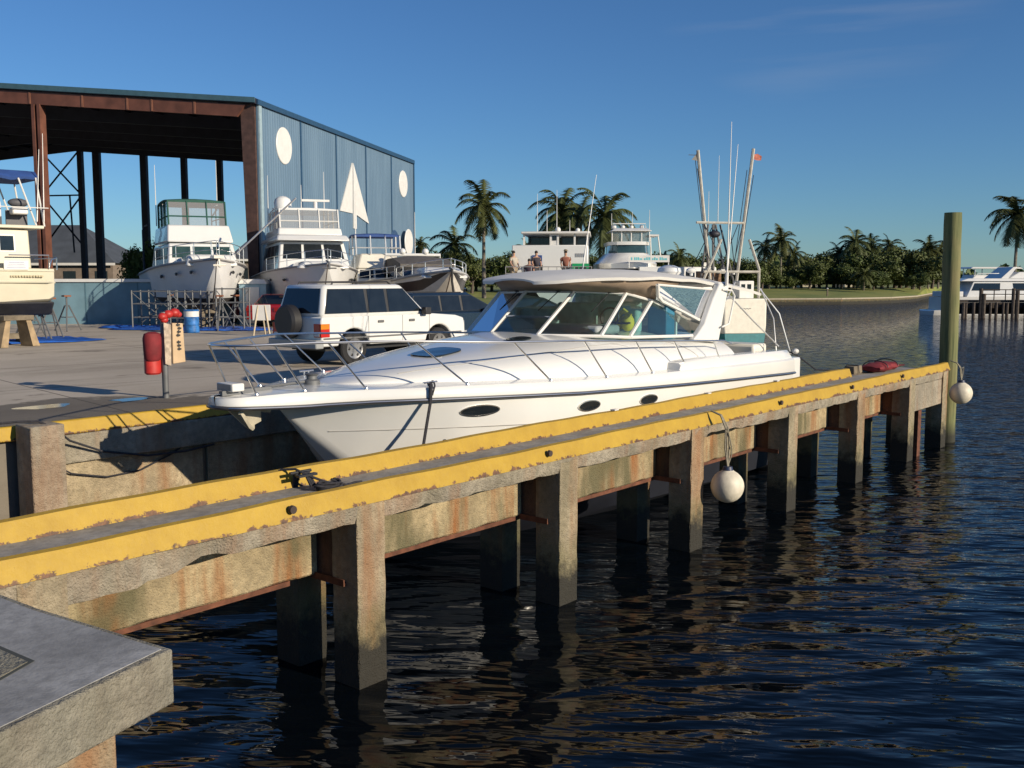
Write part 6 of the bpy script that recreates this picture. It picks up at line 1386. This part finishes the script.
def crown_mesh(seed, n=4200, lobes=9, mat='leaf_dark'):
    rnd = random.Random(seed); ls = [(Vector((rnd.uniform(-.6, .6), rnd.uniform(-.6, .6), rnd.uniform(-.35, .5))), rnd.uniform(.28, .5)) for _ in range(lobes)]
    v = []; f = []
    for i in range(n):
        c, r_ = ls[i % lobes]; d = Vector((rnd.gauss(0, 1), rnd.gauss(0, 1), rnd.gauss(0, 1))).normalized(); q = c + d * r_ * (rnd.random() ** .35) * rnd.uniform(.85, 1.12)
        a = Vector((rnd.gauss(0, 1), rnd.gauss(0, 1), rnd.gauss(0, .7))).normalized(); b = a.cross(d)
        if b.length < .05: continue
        b.normalize(); s = rnd.uniform(.035, .075); o = len(v); v += [q - a * s, q + b * s * .6, q + a * s, q - b * s * .6]; f.append((o, o + 1, o + 2, o + 3))
    me = bpy.data.meshes.new('crown'); me.from_pydata([tuple(p) for p in v], [], f); me.materials.append(MATS[mat]); return me
BCM = [crown_mesh(11), crown_mesh(12, mat='leaf_mid'), crown_mesh(13, lobes=12), crown_mesh(14, mat='leaf_mid', lobes=7), crown_mesh(15, mat='leaf_sunlit', lobes=10)]
TRM = MB(); TRM.tube([(0, 0, 0), (.02, .01, .35), (.0, .03, .7)], .05, 7, r2=.025); TRM.tube([(.01, 0, .4), (.2, .1, .75)], .025, 5, r2=.01); TRM.tube([(.01, 0, .35), (-.18, -.12, .72)], .025, 5, r2=.01)
t0 = TRM.build('trunk', pbr('bark_grey', (.10, .08, .06), .95, var=.3)); TME = t0.data; bpy.data.objects.remove(t0)
def tree(px, d, ytop, rx, var, label, grp, zb=1.9):
    p = far(px, d); top = hgt(ytop, d); H_ = top - zb
    t = thing('broadleaf_tree', label, 'tree', (p[0], p[1], zb), px * .37, grp)
    k = bpy.data.objects.new('trunk', TME); C.objects.link(k); k.parent = t; k.scale = (H_, H_, H_ * .75)
    c = bpy.data.objects.new('crown', BCM[var]); C.objects.link(c); c.parent = t; c.location = (0, 0, H_ * .52); c.scale = (rx, rx, H_ * .55)
G1 = 'broadleaf trees behind the moored boats'; G2 = 'broadleaf trees on the far bank'
tree(136, 80, 236, 1.7, 4, 'lone bushy green tree seen through the back of the boat shed', 'lone trees', 1.4)
USED = set()
def uniq(lab):
    for tail in ('', ', farther', ', rightmost there', ', leftmost there'):
        if lab + tail not in USED: USED.add(lab + tail); return lab + tail
    return lab
def near_(px):
    for lim, txt in ((422, 'behind the striped express cruiser'), (445, 'above the dark blue wagon roof'), (470, 'below the shorter leaning palm'), (492, 'at the foot of the tall coconut palm'), (511, 'between the tall coconut palm and the ferry'), (535, 'behind the left end of the ferry'), (560, 'behind the middle of the ferry'), (590, 'behind the right end of the ferry'), (615, 'below the broad drooping palm'), (645, 'behind the sport yacht'), (668, 'just right of the sport yacht'), (690, 'left of the trawler outrigger'), (712, 'behind the left outrigger of the trawler'), (735, 'behind the trawler gantry'), (757, 'behind the right outrigger of the trawler'), (776, 'right of the trawler rigging'),
                     (790, 'below the pale trunked royal palm'), (805, 'left of the hidden pale house'), (822, 'in front of the pale house'), (840, 'between the two pale houses'), (858, 'under the bushy far bank palm'), (875, 'right of the bushy far bank palm'), (890, 'under the palm top'), (908, 'towards the end of the bank'), (924, 'left of the timber piling')):
        if px < lim: return txt
    return 'behind the timber piling'
rnd = random.Random(21); px = 405
while px < 775:
    d = 126 + (px - 405) * .11 + rnd.uniform(-2, 12); tree(px, d, rnd.uniform(246, 259) + (4 if px > 640 else 0), rnd.uniform(2.4, 3.6), rnd.choice((0, 0, 2, 1)), uniq('dark broadleaf tree standing ' + near_(px)), G1); px += rnd.uniform(7, 12)
px = 505
for px, yt_ in ((432, 262), (448, 268), (472, 258), (505, 252), (520, 256), (643, 256), (665, 258), (690, 262)):
    tree(px, 124 + (px - 405) * .1, yt_, 2.6, 1, uniq('lighter green broadleaf tree standing ' + near_(px)), G1)
rnd = random.Random(5)
for px, yt_, rx, v in ((775, 262, 3.4, 2), (800, 258, 3.6, 0), (818, 255, 4.2, 0), (832, 252, 4.4, 2), (847, 256, 4.2, 1), (866, 246, 4.8, 0), (880, 250, 4.4, 2), (893, 244, 4.8, 0), (905, 248, 4.2, 1), (917, 250, 4.6, 2), (930, 254, 4.0, 0), (808, 261, 3.4, 2), (840, 262, 3.6, 0), (794, 266, 3.0, 0), (852, 266, 3.6, 2), (825, 263, 3.4, 0), (765, 256, 4.2, 0), (812, 252, 4.8, 2), (856, 248, 5.2, 0), (873, 247, 5.4, 2), (898, 246, 5.4, 0), (911, 249, 5.0, 0), (788, 259, 4.4, 0), (785, 272, 2.6, 1), (811, 270, 2.8, 2), (861, 268, 3.6, 1), (872, 270, 3.4, 2), (899, 268, 3.2, 0), (918, 270, 3.0, 1)):
    tree(px, 186 + rnd.uniform(-4, 12) - (8 if yt_ > 260 else 0), yt_, rx, v, uniq('%s on the far bank %s' % ('low dark tree' if yt_ > 260 else 'tall dense dark tree', near_(px))), G2)
# distant woods along the horizon, nothing to tell apart
rnd = random.Random(31); v = []; f = []
for i in range(26000):
    px = rnd.uniform(-900, 1500); d = rnd.uniform(300, 420) if px < 950 else rnd.uniform(455, 520); top = 7 + 2.5 * math.sin(px * .05) + 1.8 * math.sin(px * .17 + 1) + 1.2 * math.sin(px * .41)
    p = far(px, d); q = Vector((p[0], p[1], 1 + top * rnd.random() ** .7)); a = Vector((rnd.gauss(0, 1), rnd.gauss(0, 1), rnd.gauss(0, 1))).normalized(); b = a.cross(Vector((rnd.gauss(0, 1), rnd.gauss(0, 1), rnd.gauss(0, 1)))).normalized(); s = rnd.uniform(.9, 1.9)
    o = len(v); v += [q - a * s, q + b * s, q + a * s, q - b * s]; f.append((o, o + 1, o + 2, o + 3))
me = bpy.data.meshes.new('distant_woods'); me.from_pydata([tuple(p) for p in v], [], f); me.materials.append(MATS['leaf_dark']); dw = bpy.data.objects.new('distant_woods', me); C.objects.link(dw); tag(dw, 'dark distant woods along the horizon', 'woods', kind='stuff')
for px, d in ((465, 98), (826, 150)):
    p = far(px, d); t = thing('marker_post', 'pale post standing at the water edge behind the dark blue wagon' if px < 500 else 'small pale post on the far bank lawn', 'post', (p[0], p[1], 1.25)); m = MB(); m.tube([(0, 0, 0), (0, 0, 1.6 if px < 500 else 1.1)], .12, 8); m.build('shaft', WOODG, t); m = MB(); m.lathe((0, 0, 1.6 if px < 500 else 1.1), [(.15, 0), (.15, .06), (.01, .14)], 10); m.build('cap', WHT, t)
